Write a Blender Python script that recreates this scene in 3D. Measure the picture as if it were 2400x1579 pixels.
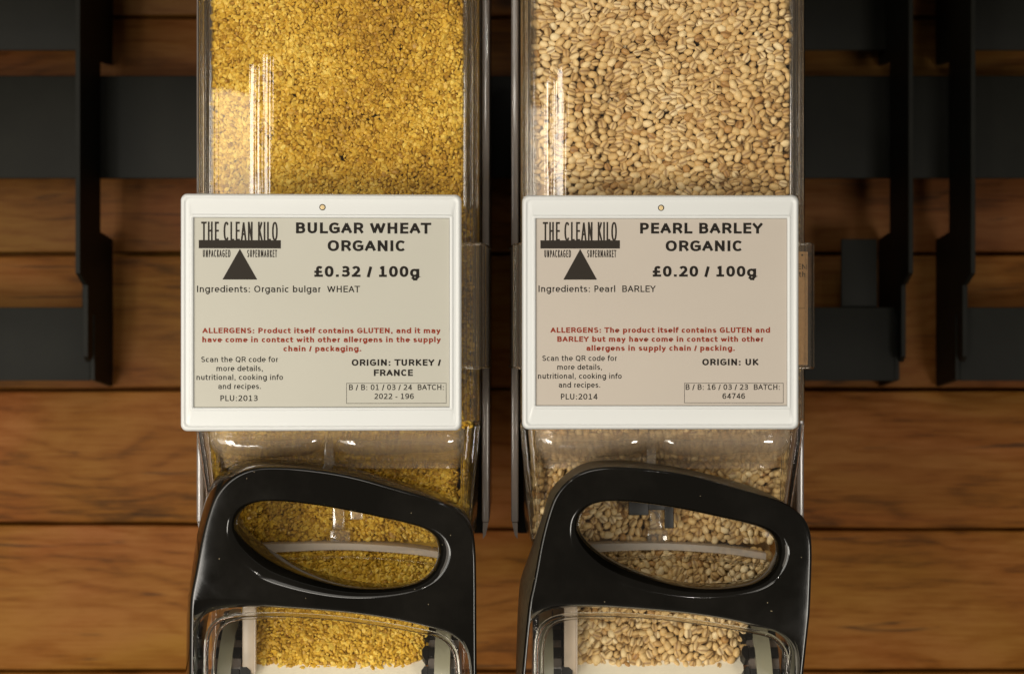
import bpy, bmesh, math, random
import numpy as np
from mathutils import Vector, Matrix, noise

random.seed(7)
RNG = np.random.default_rng(11)
for o in list(bpy.data.objects):
    bpy.data.objects.remove(o)
S = bpy.context.scene
COL = S.collection
MM = 0.001

# ------------------------------------------------------------------ camera
cam = bpy.data.cameras.new('camera')
cam.sensor_width = 36.0
cam.lens = 36.0 * 700.0 / 475.0
cam.clip_start = 0.02
cam.clip_end = 20.0
cam.dof.use_dof = True
cam.dof.focus_distance = 0.715
cam.dof.aperture_fstop = 9.5
camo = bpy.data.objects.new('camera', cam)
camo.location = (0, -0.700, 0)
camo.rotation_euler = (math.radians(90), 0, 0)
COL.objects.link(camo)
S.camera = camo

# ------------------------------------------------------------------ world, lamps, exposure
W = bpy.data.worlds.new('World')
S.world = W
W.use_nodes = True
bgn = W.node_tree.nodes['Background']
bgn.inputs[0].default_value = (1.0, 0.88, 0.72, 1)
bgn.inputs[1].default_value = 0.14

def area_lamp(name, loc, target, sx, sy, power, col):
    l = bpy.data.lights.new(name, 'AREA')
    l.shape = 'RECTANGLE'
    l.size = sx
    l.size_y = sy
    l.energy = power
    l.color = col
    o = bpy.data.objects.new(name, l)
    o.location = loc
    d = Vector(target) - Vector(loc)
    o.rotation_euler = d.to_track_quat('-Z', 'Y').to_euler()
    COL.objects.link(o)
    return o

def spot_lamp(name, loc, target, power, col, radius, angle, blend):
    l = bpy.data.lights.new(name, 'SPOT')
    l.energy = power
    l.color = col
    l.shadow_soft_size = radius
    l.spot_size = math.radians(angle)
    l.spot_blend = blend
    o = bpy.data.objects.new(name, l)
    o.location = loc
    d = Vector(target) - Vector(loc)
    o.rotation_euler = d.to_track_quat('-Z', 'Y').to_euler()
    COL.objects.link(o)
    return o

WARM = (1.0, 0.935, 0.83)
area_lamp('shop_lamp_overhead', (-0.20, -1.15, 0.80), (0.0, 0.05, -0.02), 0.6, 0.4, 2.1, WARM)
area_lamp('fill_lamp_front', (-0.10, -1.25, 0.52), (0.0, 0.05, -0.05), 0.30, 0.12, 1.2, WARM)  # fill added to brighten the grain behind the handle openings
area_lamp('fill_lamp_side', (0.62, -1.25, -0.44), (0.0, 0.05, -0.11), 0.30, 0.36, 5.6, WARM)  # low flank fill, added to lift the funnel and handle openings
area_lamp('fill_lamp_side', (-0.62, -1.25, -0.44), (0.0, 0.05, -0.11), 0.26, 0.36, 3.6, WARM)  # its left twin, likewise an added fill
# shop window to the left of the photographer, three panes wide
area_lamp('window_wide_pane', (-0.80, -0.72, -0.22), (0.0, 0.03, -0.22), 0.46, 1.0, 4.0, (1.0, 0.88, 0.72))
area_lamp('window_narrow_pane', (-0.515, -0.72, -0.22), (0.0, 0.03, -0.22), 0.07, 1.0, 2.0, (1.0, 0.96, 0.88))
area_lamp('window_inner_pane', (-0.375, -0.72, -0.22), (0.0, 0.03, -0.22), 0.085, 1.0, 1.9, (1.0, 0.95, 0.86))
spot_lamp('shop_spot', (-0.55, -1.3, 0.55), (0, 0, -0.1), 3.0, WARM, 0.012, 60, 0.5)
spot_lamp('shop_spot', (0.35, -1.5, 0.8), (0, 0, -0.1), 4.0, WARM, 0.012, 60, 0.5)

S.view_settings.view_transform = 'Standard'
S.view_settings.look = 'None'
S.view_settings.exposure = 0.27
S.view_settings.gamma = 1.0
S.view_settings.use_curve_mapping = False
S.cycles.max_bounces = 24
S.cycles.transparent_max_bounces = 40
S.cycles.transmission_bounces = 16
S.cycles.glossy_bounces = 6

# ------------------------------------------------------------------ measuring helper
KPX = 475.0 / 2400.0            # mm per photo pixel on the plane of the price displays
def mmx(px, Y=0.0):             # photo column -> millimetres, for a thing Y mm behind that plane
    return (px - 1200.0) * KPX * (700.0 + Y) / 700.0
def mmz(py, Y=0.0):
    return -(py - 789.5) * KPX * (700.0 + Y) / 700.0
CL, CR = -84.8, 73.0            # centre lines of the two dispensers, mm

# ------------------------------------------------------------------ object helpers
def tag(o, label=None, cat=None, group=None, kind=None):
    if label: o['label'] = label
    if cat: o['category'] = cat
    if group: o['group'] = group
    if kind: o['kind'] = kind
    return o

def empty(name, loc):
    o = bpy.data.objects.new(name, None)
    o.empty_display_size = 0.01
    o.location = [c * MM for c in loc]
    COL.objects.link(o)
    return o

def link_mesh(name, me, mat, parent=None, smooth=None):
    if mat is not None:
        me.materials.append(mat)
    if smooth is not None:
        for p in me.polygons:
            p.use_smooth = True
        if smooth < 180:
            me.set_sharp_from_angle(angle=math.radians(smooth))
    o = bpy.data.objects.new(name, me)
    COL.objects.link(o)
    if parent is not None:
        o.parent = parent
    return o

def from_bm(name, bm, mat, parent=None, smooth=None, recalc=True):
    if recalc:
        bmesh.ops.recalc_face_normals(bm, faces=bm.faces[:])
    for v in bm.verts:
        v.co *= MM
    me = bpy.data.meshes.new(name)
    bm.to_mesh(me)
    bm.free()
    return link_mesh(name, me, mat, parent, smooth)

def add_box(bm, x0, x1, y0, y1, z0, z1, bevel=0.0):
    vs = [bm.verts.new((x, y, z)) for x in (x0, x1) for y in (y0, y1) for z in (z0, z1)]
    fs = [(0, 1, 3, 2), (4, 6, 7, 5), (0, 4, 5, 1), (2, 3, 7, 6), (0, 2, 6, 4), (1, 5, 7, 3)]
    faces = [bm.faces.new([vs[i] for i in f]) for f in fs]
    if bevel > 0:
        es = list({e for f in faces for e in f.edges})
        bmesh.ops.bevel(bm, geom=es, offset=bevel, segments=3, profile=0.5, affect='EDGES')

def add_prism(bm, pts, d0, d1, axis='y', bevel=0.0):
    """closed polygon pts (a,b) extruded along axis from d0 to d1"""
    def P(a, b, d):
        return (a, d, b) if axis == 'y' else ((d, a, b) if axis == 'x' else (a, b, d))
    lo = [bm.verts.new(P(a, b, d0)) for a, b in pts]
    hi = [bm.verts.new(P(a, b, d1)) for a, b in pts]
    n = len(pts)
    fs = [bm.faces.new(lo), bm.faces.new(hi[::-1])]
    for i in range(n):
        fs.append(bm.faces.new((lo[i], hi[i], hi[(i + 1) % n], lo[(i + 1) % n])))
    if bevel > 0:
        es = list({e for f in fs for e in f.edges})
        bmesh.ops.bevel(bm, geom=es, offset=bevel, segments=2, profile=0.5, affect='EDGES')

def add_tube(bm, path, r, seg=10, closed=False):
    path = [Vector(p) for p in path]
    n = len(path)
    rings = []
    for i, p in enumerate(path):
        a = path[max(i - 1, 0)]
        b = path[min(i + 1, n - 1)]
        t = (b - a).normalized()
        u = t.cross(Vector((0, 1, 0.001))).normalized()
        v = t.cross(u)
        rr = r(i / (n - 1)) if callable(r) else r
        rings.append([bm.verts.new(p + (u * math.cos(k * 2 * math.pi / seg) + v * math.sin(k * 2 * math.pi / seg)) * rr) for k in range(seg)])
    for i in range(n - 1):
        for k in range(seg):
            bm.faces.new((rings[i][k], rings[i][(k + 1) % seg], rings[i + 1][(k + 1) % seg], rings[i + 1][k]))
    bm.faces.new(rings[0][::-1])
    bm.faces.new(rings[-1])

def bridge(bm, A, B, closed=True):
    n = len(A)
    for i in range(n if closed else n - 1):
        j = (i + 1) % n
        bm.faces.new((A[i], A[j], B[j], B[i]))

def smooth_path(pts, closed, n):
    """Catmull-Rom through pts, resampled to n points by arc length"""
    P = np.array(pts, float)
    m = len(P)
    out = []
    segs = m if closed else m - 1
    for i in range(segs):
        if closed:
            p0, p1, p2, p3 = P[(i - 1) % m], P[i], P[(i + 1) % m], P[(i + 2) % m]
        else:
            p1, p2 = P[i], P[i + 1]
            p0 = P[i - 1] if i > 0 else 2 * p1 - p2
            p3 = P[i + 2] if i + 2 < m else 2 * p2 - p1
        d01 = max(np.linalg.norm(p1 - p0), 1e-6) ** .5
        d12 = max(np.linalg.norm(p2 - p1), 1e-6) ** .5
        d23 = max(np.linalg.norm(p3 - p2), 1e-6) ** .5
        m1 = (p2 - p1) + d12 * ((p1 - p0) / d01 - (p2 - p0) / (d01 + d12))
        m2 = (p2 - p1) + d12 * ((p3 - p2) / d23 - (p3 - p1) / (d12 + d23))
        for t in np.linspace(0, 1, 16, endpoint=False):
            h = (2 * t**3 - 3 * t**2 + 1) * p1 + (t**3 - 2 * t**2 + t) * m1 + (-2 * t**3 + 3 * t**2) * p2 + (t**3 - t**2) * m2
            out.append(h)
    out.append(P[0] if closed else P[-1])
    out = np.array(out)
    L = np.concatenate([[0], np.cumsum(np.linalg.norm(np.diff(out, axis=0), axis=1))])
    s = np.linspace(0, L[-1], n, endpoint=not closed)
    return np.stack([np.interp(s, L, out[:, 0]), np.interp(s, L, out[:, 1])], 1)

# ------------------------------------------------------------------ materials
def new_mat(name):
    m = bpy.data.materials.new(name)
    m.use_nodes = True
    nt = m.node_tree
    b = nt.nodes['Principled BSDF']
    return m, nt, b

def N(nt, kind, **kw):
    n = nt.nodes.new(kind)
    for k, v in kw.items():
        setattr(n, k, v)
    return n

def math_node(nt, op, a, b=None, c=None):
    n = N(nt, 'ShaderNodeMath', operation=op)
    for i, v in enumerate((a, b, c)):
        if v is None: continue
        if isinstance(v, (int, float)): n.inputs[i].default_value = v
        else: nt.links.new(v, n.inputs[i])
    return n.outputs[0]

def ramp(nt, fac, stops):
    r = N(nt, 'ShaderNodeValToRGB')
    e = r.color_ramp.elements
    while len(e) < len(stops): e.new(0.5)
    for i, (p, c) in enumerate(stops):
        e[i].position = p
        e[i].color = (*c, 1) if len(c) == 3 else c
    nt.links.new(fac, r.inputs[0])
    return r.outputs[0]

def noise_tex(nt, scale, detail=4, rough=0.5, vec=None, dist=0.0):
    t = N(nt, 'ShaderNodeTexNoise')
    t.inputs['Scale'].default_value = scale
    t.inputs['Detail'].default_value = detail
    t.inputs['Roughness'].default_value = rough
    t.inputs['Distortion'].default_value = dist
    if vec is not None: nt.links.new(vec, t.inputs['Vector'])
    return t.outputs['Fac']

def coords(nt, scale=(1, 1, 1), loc=(0, 0, 0), which='Object'):
    tc = N(nt, 'ShaderNodeTexCoord')
    mp = N(nt, 'ShaderNodeMapping')
    mp.inputs['Scale'].default_value = scale
    mp.inputs['Location'].default_value = loc
    nt.links.new(tc.outputs[which], mp.inputs['Vector'])
    return mp.outputs[0]

def bump(nt, h, strength, dist):
    b = N(nt, 'ShaderNodeBump')
    b.inputs['Strength'].default_value = strength
    b.inputs['Distance'].default_value = dist
    nt.links.new(h, b.inputs['Height'])
    return b.outputs[0]

def simple(name, col, rough=0.5, spec=0.5, metal=0.0, var=0.0, scale=60, bump_s=0.0, bump_scale=400, bump_d=0.0003, coat=0.0):
    m, nt, b = new_mat(name)
    b.inputs['Roughness'].default_value = rough
    b.inputs['Specular IOR Level'].default_value = spec
    b.inputs['Metallic'].default_value = metal
    b.inputs['Coat Weight'].default_value = coat
    f = noise_tex(nt, scale, 5, 0.6, coords(nt))
    c = ramp(nt, f, [(0.3, tuple(x * (1 - var) for x in col)), (0.7, tuple(min(1, x * (1 + var)) for x in col))])
    nt.links.new(c, b.inputs['Base Color'])
    if bump_s > 0:
        nt.links.new(bump(nt, noise_tex(nt, bump_scale, 3, 0.6, coords(nt)), bump_s, bump_d), b.inputs['Normal'])
    return m

def clear_sheet(name, f0=0.07, tint=(0.97, 0.965, 0.95), haze=0.0, haze_col=(0.6, 0.55, 0.5), rough=0.03, wav=0.0, wscale=(1, 1, 1), wnoise=100.0):
    """thin moulded plastic: transparent with an angle-dependent reflection and, if asked, a slight milky haze"""
    m = bpy.data.materials.new(name)
    m.use_nodes = True
    nt = m.node_tree
    nt.nodes.clear()
    out = N(nt, 'ShaderNodeOutputMaterial')
    tr = N(nt, 'ShaderNodeBsdfTransparent')
    tr.inputs[0].default_value = (*tint, 1)
    gl = N(nt, 'ShaderNodeBsdfGlossy')
    gl.inputs['Roughness'].default_value = rough
    lw = N(nt, 'ShaderNodeLayerWeight')
    lw.inputs['Blend'].default_value = 0.5
    p = math_node(nt, 'POWER', lw.outputs['Facing'], 5.0)
    fac = math_node(nt, 'MULTIPLY_ADD', p, 0.9 - f0, f0)
    if wav > 0:
        nn = bump(nt, noise_tex(nt, wnoise, 3, 0.5, coords(nt, wscale)), wav, 0.001)
        nt.links.new(nn, gl.inputs['Normal'])
    base = tr.outputs[0]
    if haze > 0:
        df = N(nt, 'ShaderNodeBsdfDiffuse')
        df.inputs[0].default_value = (*haze_col, 1)
        mx0 = N(nt, 'ShaderNodeMixShader')
        mx0.inputs[0].default_value = haze
        nt.links.new(base, mx0.inputs[1])
        nt.links.new(df.outputs[0], mx0.inputs[2])
        base = mx0.outputs[0]
    mx = N(nt, 'ShaderNodeMixShader')
    nt.links.new(fac, mx.inputs[0])
    nt.links.new(base, mx.inputs[1])
    nt.links.new(gl.outputs[0], mx.inputs[2])
    nt.links.new(mx.outputs[0], out.inputs[0])
    return m

def solid_clear(name, tint=(0.96, 0.95, 0.93), ior=1.45, see=0.35, wav=0.3, wscale=(1, 1, 1), wnoise=120.0, haze=0.0):
    """thick moulded plastic: refracts, with part of the light going straight through"""
    m = bpy.data.materials.new(name)
    m.use_nodes = True
    nt = m.node_tree
    nt.nodes.clear()
    out = N(nt, 'ShaderNodeOutputMaterial')
    g = N(nt, 'ShaderNodeBsdfGlass')
    g.inputs['Color'].default_value = (*tint, 1)
    g.inputs['IOR'].default_value = ior
    g.inputs['Roughness'].default_value = 0.02
    if wav > 0:
        nn = bump(nt, noise_tex(nt, wnoise, 2, 0.5, coords(nt, wscale)), wav, 0.001)
        nt.links.new(nn, g.inputs['Normal'])
    tr = N(nt, 'ShaderNodeBsdfTransparent')
    tr.inputs[0].default_value = (*tint, 1)
    mx = N(nt, 'ShaderNodeMixShader')
    mx.inputs[0].default_value = see
    nt.links.new(g.outputs[0], mx.inputs[1])
    nt.links.new(tr.outputs[0], mx.inputs[2])
    last = mx.outputs[0]
    if haze > 0:
        df = N(nt, 'ShaderNodeBsdfDiffuse')
        df.inputs[0].default_value = (0.75, 0.65, 0.52, 1)
        m2 = N(nt, 'ShaderNodeMixShader')
        m2.inputs[0].default_value = haze
        nt.links.new(last, m2.inputs[1])
        nt.links.new(df.outputs[0], m2.inputs[2])
        last = m2.outputs[0]
    nt.links.new(last, out.inputs[0])
    return m

M = {}
M['pane'] = clear_sheet('clear_hopper_plastic', f0=0.085, rough=0.02, wav=0.16, wscale=(1.0, 1.0, 0.012), wnoise=220.0)
M['sheet'] = clear_sheet('clear_plastic_sheet', f0=0.055, rough=0.03, wav=0.2, wscale=(1, 1, .3), wnoise=90.0)
M['smoky'] = clear_sheet('smoky_clear_plastic', f0=0.06, tint=(0.7, 0.66, 0.62), haze=0.5, haze_col=(0.30, 0.26, 0.23), rough=0.12)
M['sleeve'] = clear_sheet('card_sleeve_plastic', f0=0.06, tint=(0.94, 0.92, 0.88), haze=0.10, haze_col=(0.45, 0.37, 0.28), rough=0.06)
M['solid'] = solid_clear('thick_clear_plastic', see=0.4)
M['funnel'] = solid_clear('moulded_clear_plastic', tint=(0.97, 0.955, 0.93), see=0.6, wav=0.5, wnoise=70.0, haze=0.11)
M['rib'] = clear_sheet('clear_rib_plastic', f0=0.07, tint=(0.92, 0.9, 0.86), haze=0.16, haze_col=(0.62, 0.54, 0.44), rough=0.08, wav=0.3, wscale=(1, 1, .3), wnoise=150.0)
M['roll'] = clear_sheet('clear_roll_plastic', f0=0.14, tint=(0.95, 0.93, 0.9), haze=0.10, haze_col=(0.62, 0.53, 0.42), rough=0.04, wav=0.35, wscale=(.5, 1, 1), wnoise=110.0)
M['ridge'] = clear_sheet('clear_ridge_plastic', f0=0.2, tint=(0.85, 0.83, 0.8), rough=0.05, wav=0.2, wscale=(1, 1, .05), wnoise=120.0)
M['bead'] = solid_clear('clear_bead_plastic', see=0.2, wav=0.0)
M['frost'] = clear_sheet('frosted_plastic', f0=0.05, tint=(0.85, 0.8, 0.75), haze=0.48, haze_col=(0.78, 0.69, 0.58), rough=0.35)
M['milky'] = clear_sheet('milky_rubber', f0=0.05, tint=(0.8, 0.8, 0.7), haze=0.55, haze_col=(0.55, 0.53, 0.38), rough=0.3)
M['pale'] = clear_sheet('pale_panel_plastic', f0=0.05, tint=(0.9, 0.85, 0.8), haze=0.6, haze_col=(0.75, 0.62, 0.47), rough=0.3)
M['cream'] = simple('cream_chute_plastic', (0.86, 0.80, 0.64), 0.4, 0.4, var=0.03)
M['white'] = simple('white_display_plastic', (0.525, 0.54, 0.535), 0.34, 0.45, var=0.012, scale=20, bump_s=0.05, bump_scale=900)
M['screen_l'] = simple('epaper_screen', (0.385, 0.375, 0.325), 0.26, 0.3, var=0.02, scale=14)
M['screen_r'] = simple('epaper_screen_pinkish', (0.395, 0.355, 0.308), 0.26, 0.3, var=0.02, scale=14)
M['ink'] = simple('dark_display_ink', (0.012, 0.010, 0.008), 0.6, 0.1)
M['inklogo'] = simple('grey_display_ink', (0.022, 0.018, 0.014), 0.6, 0.1)
M['red'] = simple('red_display_ink', (0.19, 0.026, 0.011), 0.6, 0.1)
M['metal'] = simple('dark_powder_coated_steel', (0.0075, 0.0076, 0.0054), 0.55, 0.13, var=0.2, scale=25, bump_s=0.1, bump_scale=1500)
M['cog'] = simple('matt_black_plastic', (0.009, 0.008, 0.0065), 0.45, 0.3, var=0.2, scale=200)
M['brass'] = simple('pale_sensor_lens', (0.55, 0.42, 0.22), 0.3, 0.5, var=0.1, scale=900)
M['kraft'] = simple('brown_kraft_card', (0.50, 0.30, 0.14), 0.8, 0.2, var=0.12, scale=350)

def handle_material():
    m, nt, b = new_mat('glossy_black_plastic')
    b.inputs['Specular IOR Level'].default_value = 0.34
    co = coords(nt)
    # specks of grain dust lying on the plastic
    oi = N(nt, 'ShaderNodeObjectInfo')
    va = N(nt, 'ShaderNodeVectorMath', operation='ADD')
    nt.links.new(co, va.inputs[0])
    nt.links.new(oi.outputs['Location'], va.inputs[1])
    co = va.outputs[0]
    v = N(nt, 'ShaderNodeTexVoronoi')
    v.inputs['Scale'].default_value = 260.0
    nt.links.new(co, v.inputs['Vector'])
    sp = math_node(nt, 'LESS_THAN', v.outputs['Distance'], math_node(nt, 'MULTIPLY', noise_tex(nt, 900.0, 1, 0.5, co), 0.15))
    pick = math_node(nt, 'GREATER_THAN', noise_tex(nt, 45.0, 3, 0.6, co), 0.57)
    mask = math_node(nt, 'MULTIPLY', sp, pick)
    film = ramp(nt, noise_tex(nt, 16.0, 6, 0.65, co), [(0.45, (0, 0, 0)), (0.8, (1, 1, 1))])
    mix = N(nt, 'ShaderNodeMixRGB')
    mix.inputs[1].default_value = (0.0025, 0.0022, 0.0016, 1)
    mix.inputs[2].default_value = (0.008, 0.007, 0.0055, 1)
    nt.links.new(film, mix.inputs[0])
    mix2 = N(nt, 'ShaderNodeMixRGB')
    mix2.inputs[2].default_value = (0.16, 0.13, 0.08, 1)
    nt.links.new(mask, mix2.inputs[0])
    nt.links.new(mix.outputs[0], mix2.inputs[1])
    nt.links.new(mix2.outputs[0], b.inputs['Base Color'])
    r = math_node(nt, 'MULTIPLY_ADD', film, 0.10, 0.06)
    nt.links.new(r, b.inputs['Roughness'])
    nt.links.new(bump(nt, noise_tex(nt, 22.0, 2, 0.5, co), 0.10, 0.0012), b.inputs['Normal'])
    return m
M['black'] = handle_material()
M['dusty'] = simple('dusty_black_plastic', (0.045, 0.036, 0.022), 0.38, 0.5, var=0.55, scale=420)

def wood_material():
    m, nt, b = new_mat('stained_timber')
    b.inputs['Roughness'].default_value = 0.55
    b.inputs['Specular IOR Level'].default_value = 0.12
    at = N(nt, 'ShaderNodeAttribute', attribute_name='plank')     # per plank offset
    tc = N(nt, 'ShaderNodeTexCoord')
    add = N(nt, 'ShaderNodeVectorMath', operation='ADD')
    nt.links.new(tc.outputs['Object'], add.inputs[0])
    sc = N(nt, 'ShaderNodeVectorMath', operation='SCALE')
    sc.inputs['Scale'].default_value = 3.0
    nt.links.new(at.outputs['Color'], sc.inputs[0])
    nt.links.new(sc.outputs[0], add.inputs[1])
    def mp(s):
        n = N(nt, 'ShaderNodeMapping')
        n.inputs['Scale'].default_value = s
        nt.links.new(add.outputs[0], n.inputs['Vector'])
        return n.outputs[0]
    # long wavy growth rings: bands across z, bent by low noise
    warp = noise_tex(nt, 5.0, 3, 0.5, mp((1.2, 1, 3.0)))
    sepz = N(nt, 'ShaderNodeSeparateXYZ')
    nt.links.new(add.outputs[0], sepz.inputs[0])
    ph = math_node(nt, 'ADD', math_node(nt, 'MULTIPLY', sepz.outputs[2], 420.0), math_node(nt, 'MULTIPLY', warp, 42.0))
    ring = math_node(nt, 'MULTIPLY_ADD', math_node(nt, 'SINE', ph), 0.5, 0.5)
    ring = math_node(nt, 'POWER', ring, 2.5)
    fine = noise_tex(nt, 9.0, 8, 0.7, mp((3.0, 1, 70.0)))
    blot = noise_tex(nt, 7.0, 5, 0.6, mp((1.0, 1, 2.6)), 0.8)
    g = math_node(nt, 'ADD', math_node(nt, 'MULTIPLY', fine, 0.62), math_node(nt, 'MULTIPLY', blot, 0.72))
    g = math_node(nt, 'SUBTRACT', g, math_node(nt, 'MULTIPLY', ring, 0.09))
    col = ramp(nt, g, [(0.34, (0.032, 0.012, 0.0016)), (0.47, (0.108, 0.038, 0.0036)), (0.60, (0.215, 0.075, 0.008)), (0.78, (0.285, 0.120, 0.023))])
    hue = N(nt, 'ShaderNodeMixRGB', blend_type='MULTIPLY')
    hue.inputs[0].default_value = 1.0
    nt.links.new(col, hue.inputs[1])
    nt.links.new(ramp(nt, noise_tex(nt, 3.2, 3, 0.55, mp((1.0, 1, 1.8)), 1.0), [(0.36, (1.0, 1.12, 0.75)), (0.52, (1, 1, 1)), (0.66, (1.06, 0.92, 1.2))]), hue.inputs[2])
    col = hue.outputs[0]
    # dark knots and cracks
    vo = N(nt, 'ShaderNodeTexVoronoi')
    vo.inputs['Scale'].default_value = 6.0
    nt.links.new(mp((1.0, 1, 1.9)), vo.inputs['Vector'])
    kn = ramp(nt, vo.outputs['Distance'], [(0.03, (1, 1, 1)), (0.085, (0, 0, 0))])
    mix = N(nt, 'ShaderNodeMixRGB')
    mix.inputs[2].default_value = (0.035, 0.017, 0.006, 1)
    nt.links.new(math_node(nt, 'MULTIPLY', kn, 0.8), mix.inputs[0])
    nt.links.new(col, mix.inputs[1])
    ck = noise_tex(nt, 6.0, 4, 0.55, mp((1.3, 1, 22.0)), 0.6)
    ckm = ramp(nt, ck, [(0.295, (1, 1, 1)), (0.345, (0, 0, 0))])
    mix2 = N(nt, 'ShaderNodeMixRGB')
    mix2.inputs[2].default_value = (0.03, 0.015, 0.006, 1)
    nt.links.new(math_node(nt, 'MULTIPLY', ckm, 0.7), mix2.inputs[0])
    nt.links.new(mix.outputs[0], mix2.inputs[1])
    # tone of each plank, shade on the upper wall painted in
    sepc = N(nt, 'ShaderNodeSeparateColor')
    nt.links.new(at.outputs['Color'], sepc.inputs[0])
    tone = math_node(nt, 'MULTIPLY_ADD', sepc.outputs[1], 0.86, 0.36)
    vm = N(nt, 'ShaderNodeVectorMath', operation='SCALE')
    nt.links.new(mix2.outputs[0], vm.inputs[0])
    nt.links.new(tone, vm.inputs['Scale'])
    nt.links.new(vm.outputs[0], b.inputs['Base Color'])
    nt.links.new(bump(nt, g, 0.35, 0.0015), b.inputs['Normal'])
    return m
M['wood'] = wood_material()

def grain_material(name, lo, mid, hi, crease, rough, var_noise, trans):
    m, nt, b = new_mat(name)
    at = N(nt, 'ShaderNodeAttribute', attribute_name='tint')
    sp = N(nt, 'ShaderNodeSeparateColor')
    nt.links.new(at.outputs['Color'], sp.inputs[0])
    c = ramp(nt, sp.outputs[0], [(0.0, lo), (0.5, mid), (1.0, hi)])
    f = noise_tex(nt, var_noise, 3, 0.6, coords(nt))
    k = math_node(nt, 'MULTIPLY_ADD', f, 0.7, 0.65)
    vm = N(nt, 'ShaderNodeVectorMath', operation='SCALE')
    nt.links.new(c, vm.inputs[0])
    nt.links.new(k, vm.inputs['Scale'])
    mx = N(nt, 'ShaderNodeMixRGB')
    mx.inputs[2].default_value = (*crease, 1)
    nt.links.new(sp.outputs[1], mx.inputs[0])
    nt.links.new(vm.outputs[0], mx.inputs[1])
    nt.links.new(mx.outputs[0], b.inputs['Base Color'])
    b.inputs['Roughness'].default_value = rough
    b.inputs['Specular IOR Level'].default_value = 0.35
    b.inputs['Coat Weight'].default_value = 0.0
    if trans > 0:
        out = nt.nodes['Material Output']
        tl = N(nt, 'ShaderNodeBsdfTranslucent')
        nt.links.new(mx.outputs[0], tl.inputs[0])
        ms = N(nt, 'ShaderNodeMixShader')
        ms.inputs[0].default_value = trans
        nt.links.new(b.outputs[0], ms.inputs[1])
        nt.links.new(tl.outputs[0], ms.inputs[2])
        nt.links.new(ms.outputs[0], out.inputs[0])
    return m
M['bulgur'] = grain_material('golden_cracked_wheat', (0.45, 0.235, 0.022), (0.71, 0.44, 0.046), (0.90, 0.67, 0.135), (0.3, 0.15, 0.03), 0.38, 500.0, 0.2)
M['barley'] = grain_material('polished_barley', (0.41, 0.225, 0.072), (0.63, 0.435, 0.185), (0.82, 0.67, 0.40), (0.20, 0.095, 0.03), 0.45, 420.0, 0.0)

# ================================================================== LARGE STRUCTURE
# ------------------------------------------------------------------ plank wall
WALL_Y = 350.0
def plank_wall():
    joints = [-560, -270, 40, 318, 595, 912, 1240, 1572, 1900, 2230]
    bm = bmesh.new()
    lay = bm.verts.layers.float_color.new('plank')
    for i in range(len(joints) - 1):
        z1, z0 = mmz(joints[i], WALL_Y), mmz(joints[i + 1], WALL_Y)
        before = len(bm.verts)
        nx = 60
        g = 1.1
        top, bot = [], []
        for k in range(nx + 1):
            x = -620 + 1240 * k / nx
            w1 = 0.9 * noise.noise(Vector((x * 0.012, i * 7.3, 0.5)))
            w0 = 0.9 * noise.noise(Vector((x * 0.012, i * 7.3, 9.5)))
            if i == 5:   # the lower edge of this board runs off true on the left
                w0 += 3.8 * min(1, max(0, (-x - 60) / 180))
            if i == 6:
                w1 += 3.8 * min(1, max(0, (-x - 60) / 180))
            yo = WALL_Y + 1.2 * noise.noise(Vector((i * 3.1, 2.2, 0.1))) + 0.6 * noise.noise(Vector((x * .006, i * 3.1, 2.2)))
            top.append((x, yo, z1 - g + w1))
            bot.append((x, yo, z0 + g + w0))
        def row(pts, dy, dz): return [bm.verts.new((p[0], p[1] + dy, p[2] + dz)) for p in pts]
        rows = [row(top, 20, 0), row(top, 2.0, 0), row(top, 0.5, -0.7), row(top, 0, -2.2),
                row(bot, 0, 2.2), row(bot, 0.5, 0.7), row(bot, 2.0, 0), row(bot, 20, 0)]
        for a, b_ in zip(rows, rows[1:]):
            for k in range(nx):
                bm.faces.new((a[k], a[k + 1], b_[k + 1], b_[k]))
        bm.verts.ensure_lookup_table()
        rr = [random.random() for _ in range(3)]
        shade_tones = {1: .08, 2: .08, 3: 0.14, 4: 0.32, 5: 0.54, 6: 0.58, 7: .55}  # upper boards painted darker: stain tone plus shade on the upper wall
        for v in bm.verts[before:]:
            v[lay] = (rr[0], shade_tones.get(i, 0.4), rr[2], 1)
    add_box(bm, -620, 620, WALL_Y + 21, WALL_Y + 40, mmz(2230, WALL_Y), mmz(-560, WALL_Y))
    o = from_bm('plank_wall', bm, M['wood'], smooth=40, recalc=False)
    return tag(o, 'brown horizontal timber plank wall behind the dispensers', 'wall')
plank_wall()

# ------------------------------------------------------------------ unseen shelf added over the dispensers to shade the upper wall
bm = bmesh.new()
add_box(bm, -620, 620, 60, 348, 262, 280, 1.0)
tag(from_bm('shade_shelf', bm, M['wood'], smooth=35), 'unseen timber shelf added above the two dispensers to shade the upper wall', 'shelf')

# ------------------------------------------------------------------ steel rail and brackets
RY = 315.0
bm = bmesh.new()
add_box(bm, -620, 620, RY, RY + 3, mmz(418, RY), mmz(178, RY), 0.5)
tag(from_bm('mounting_rail', bm, M['metal'], smooth=40), 'wide dark grey steel rail running across the plank wall', 'rail')

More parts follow.
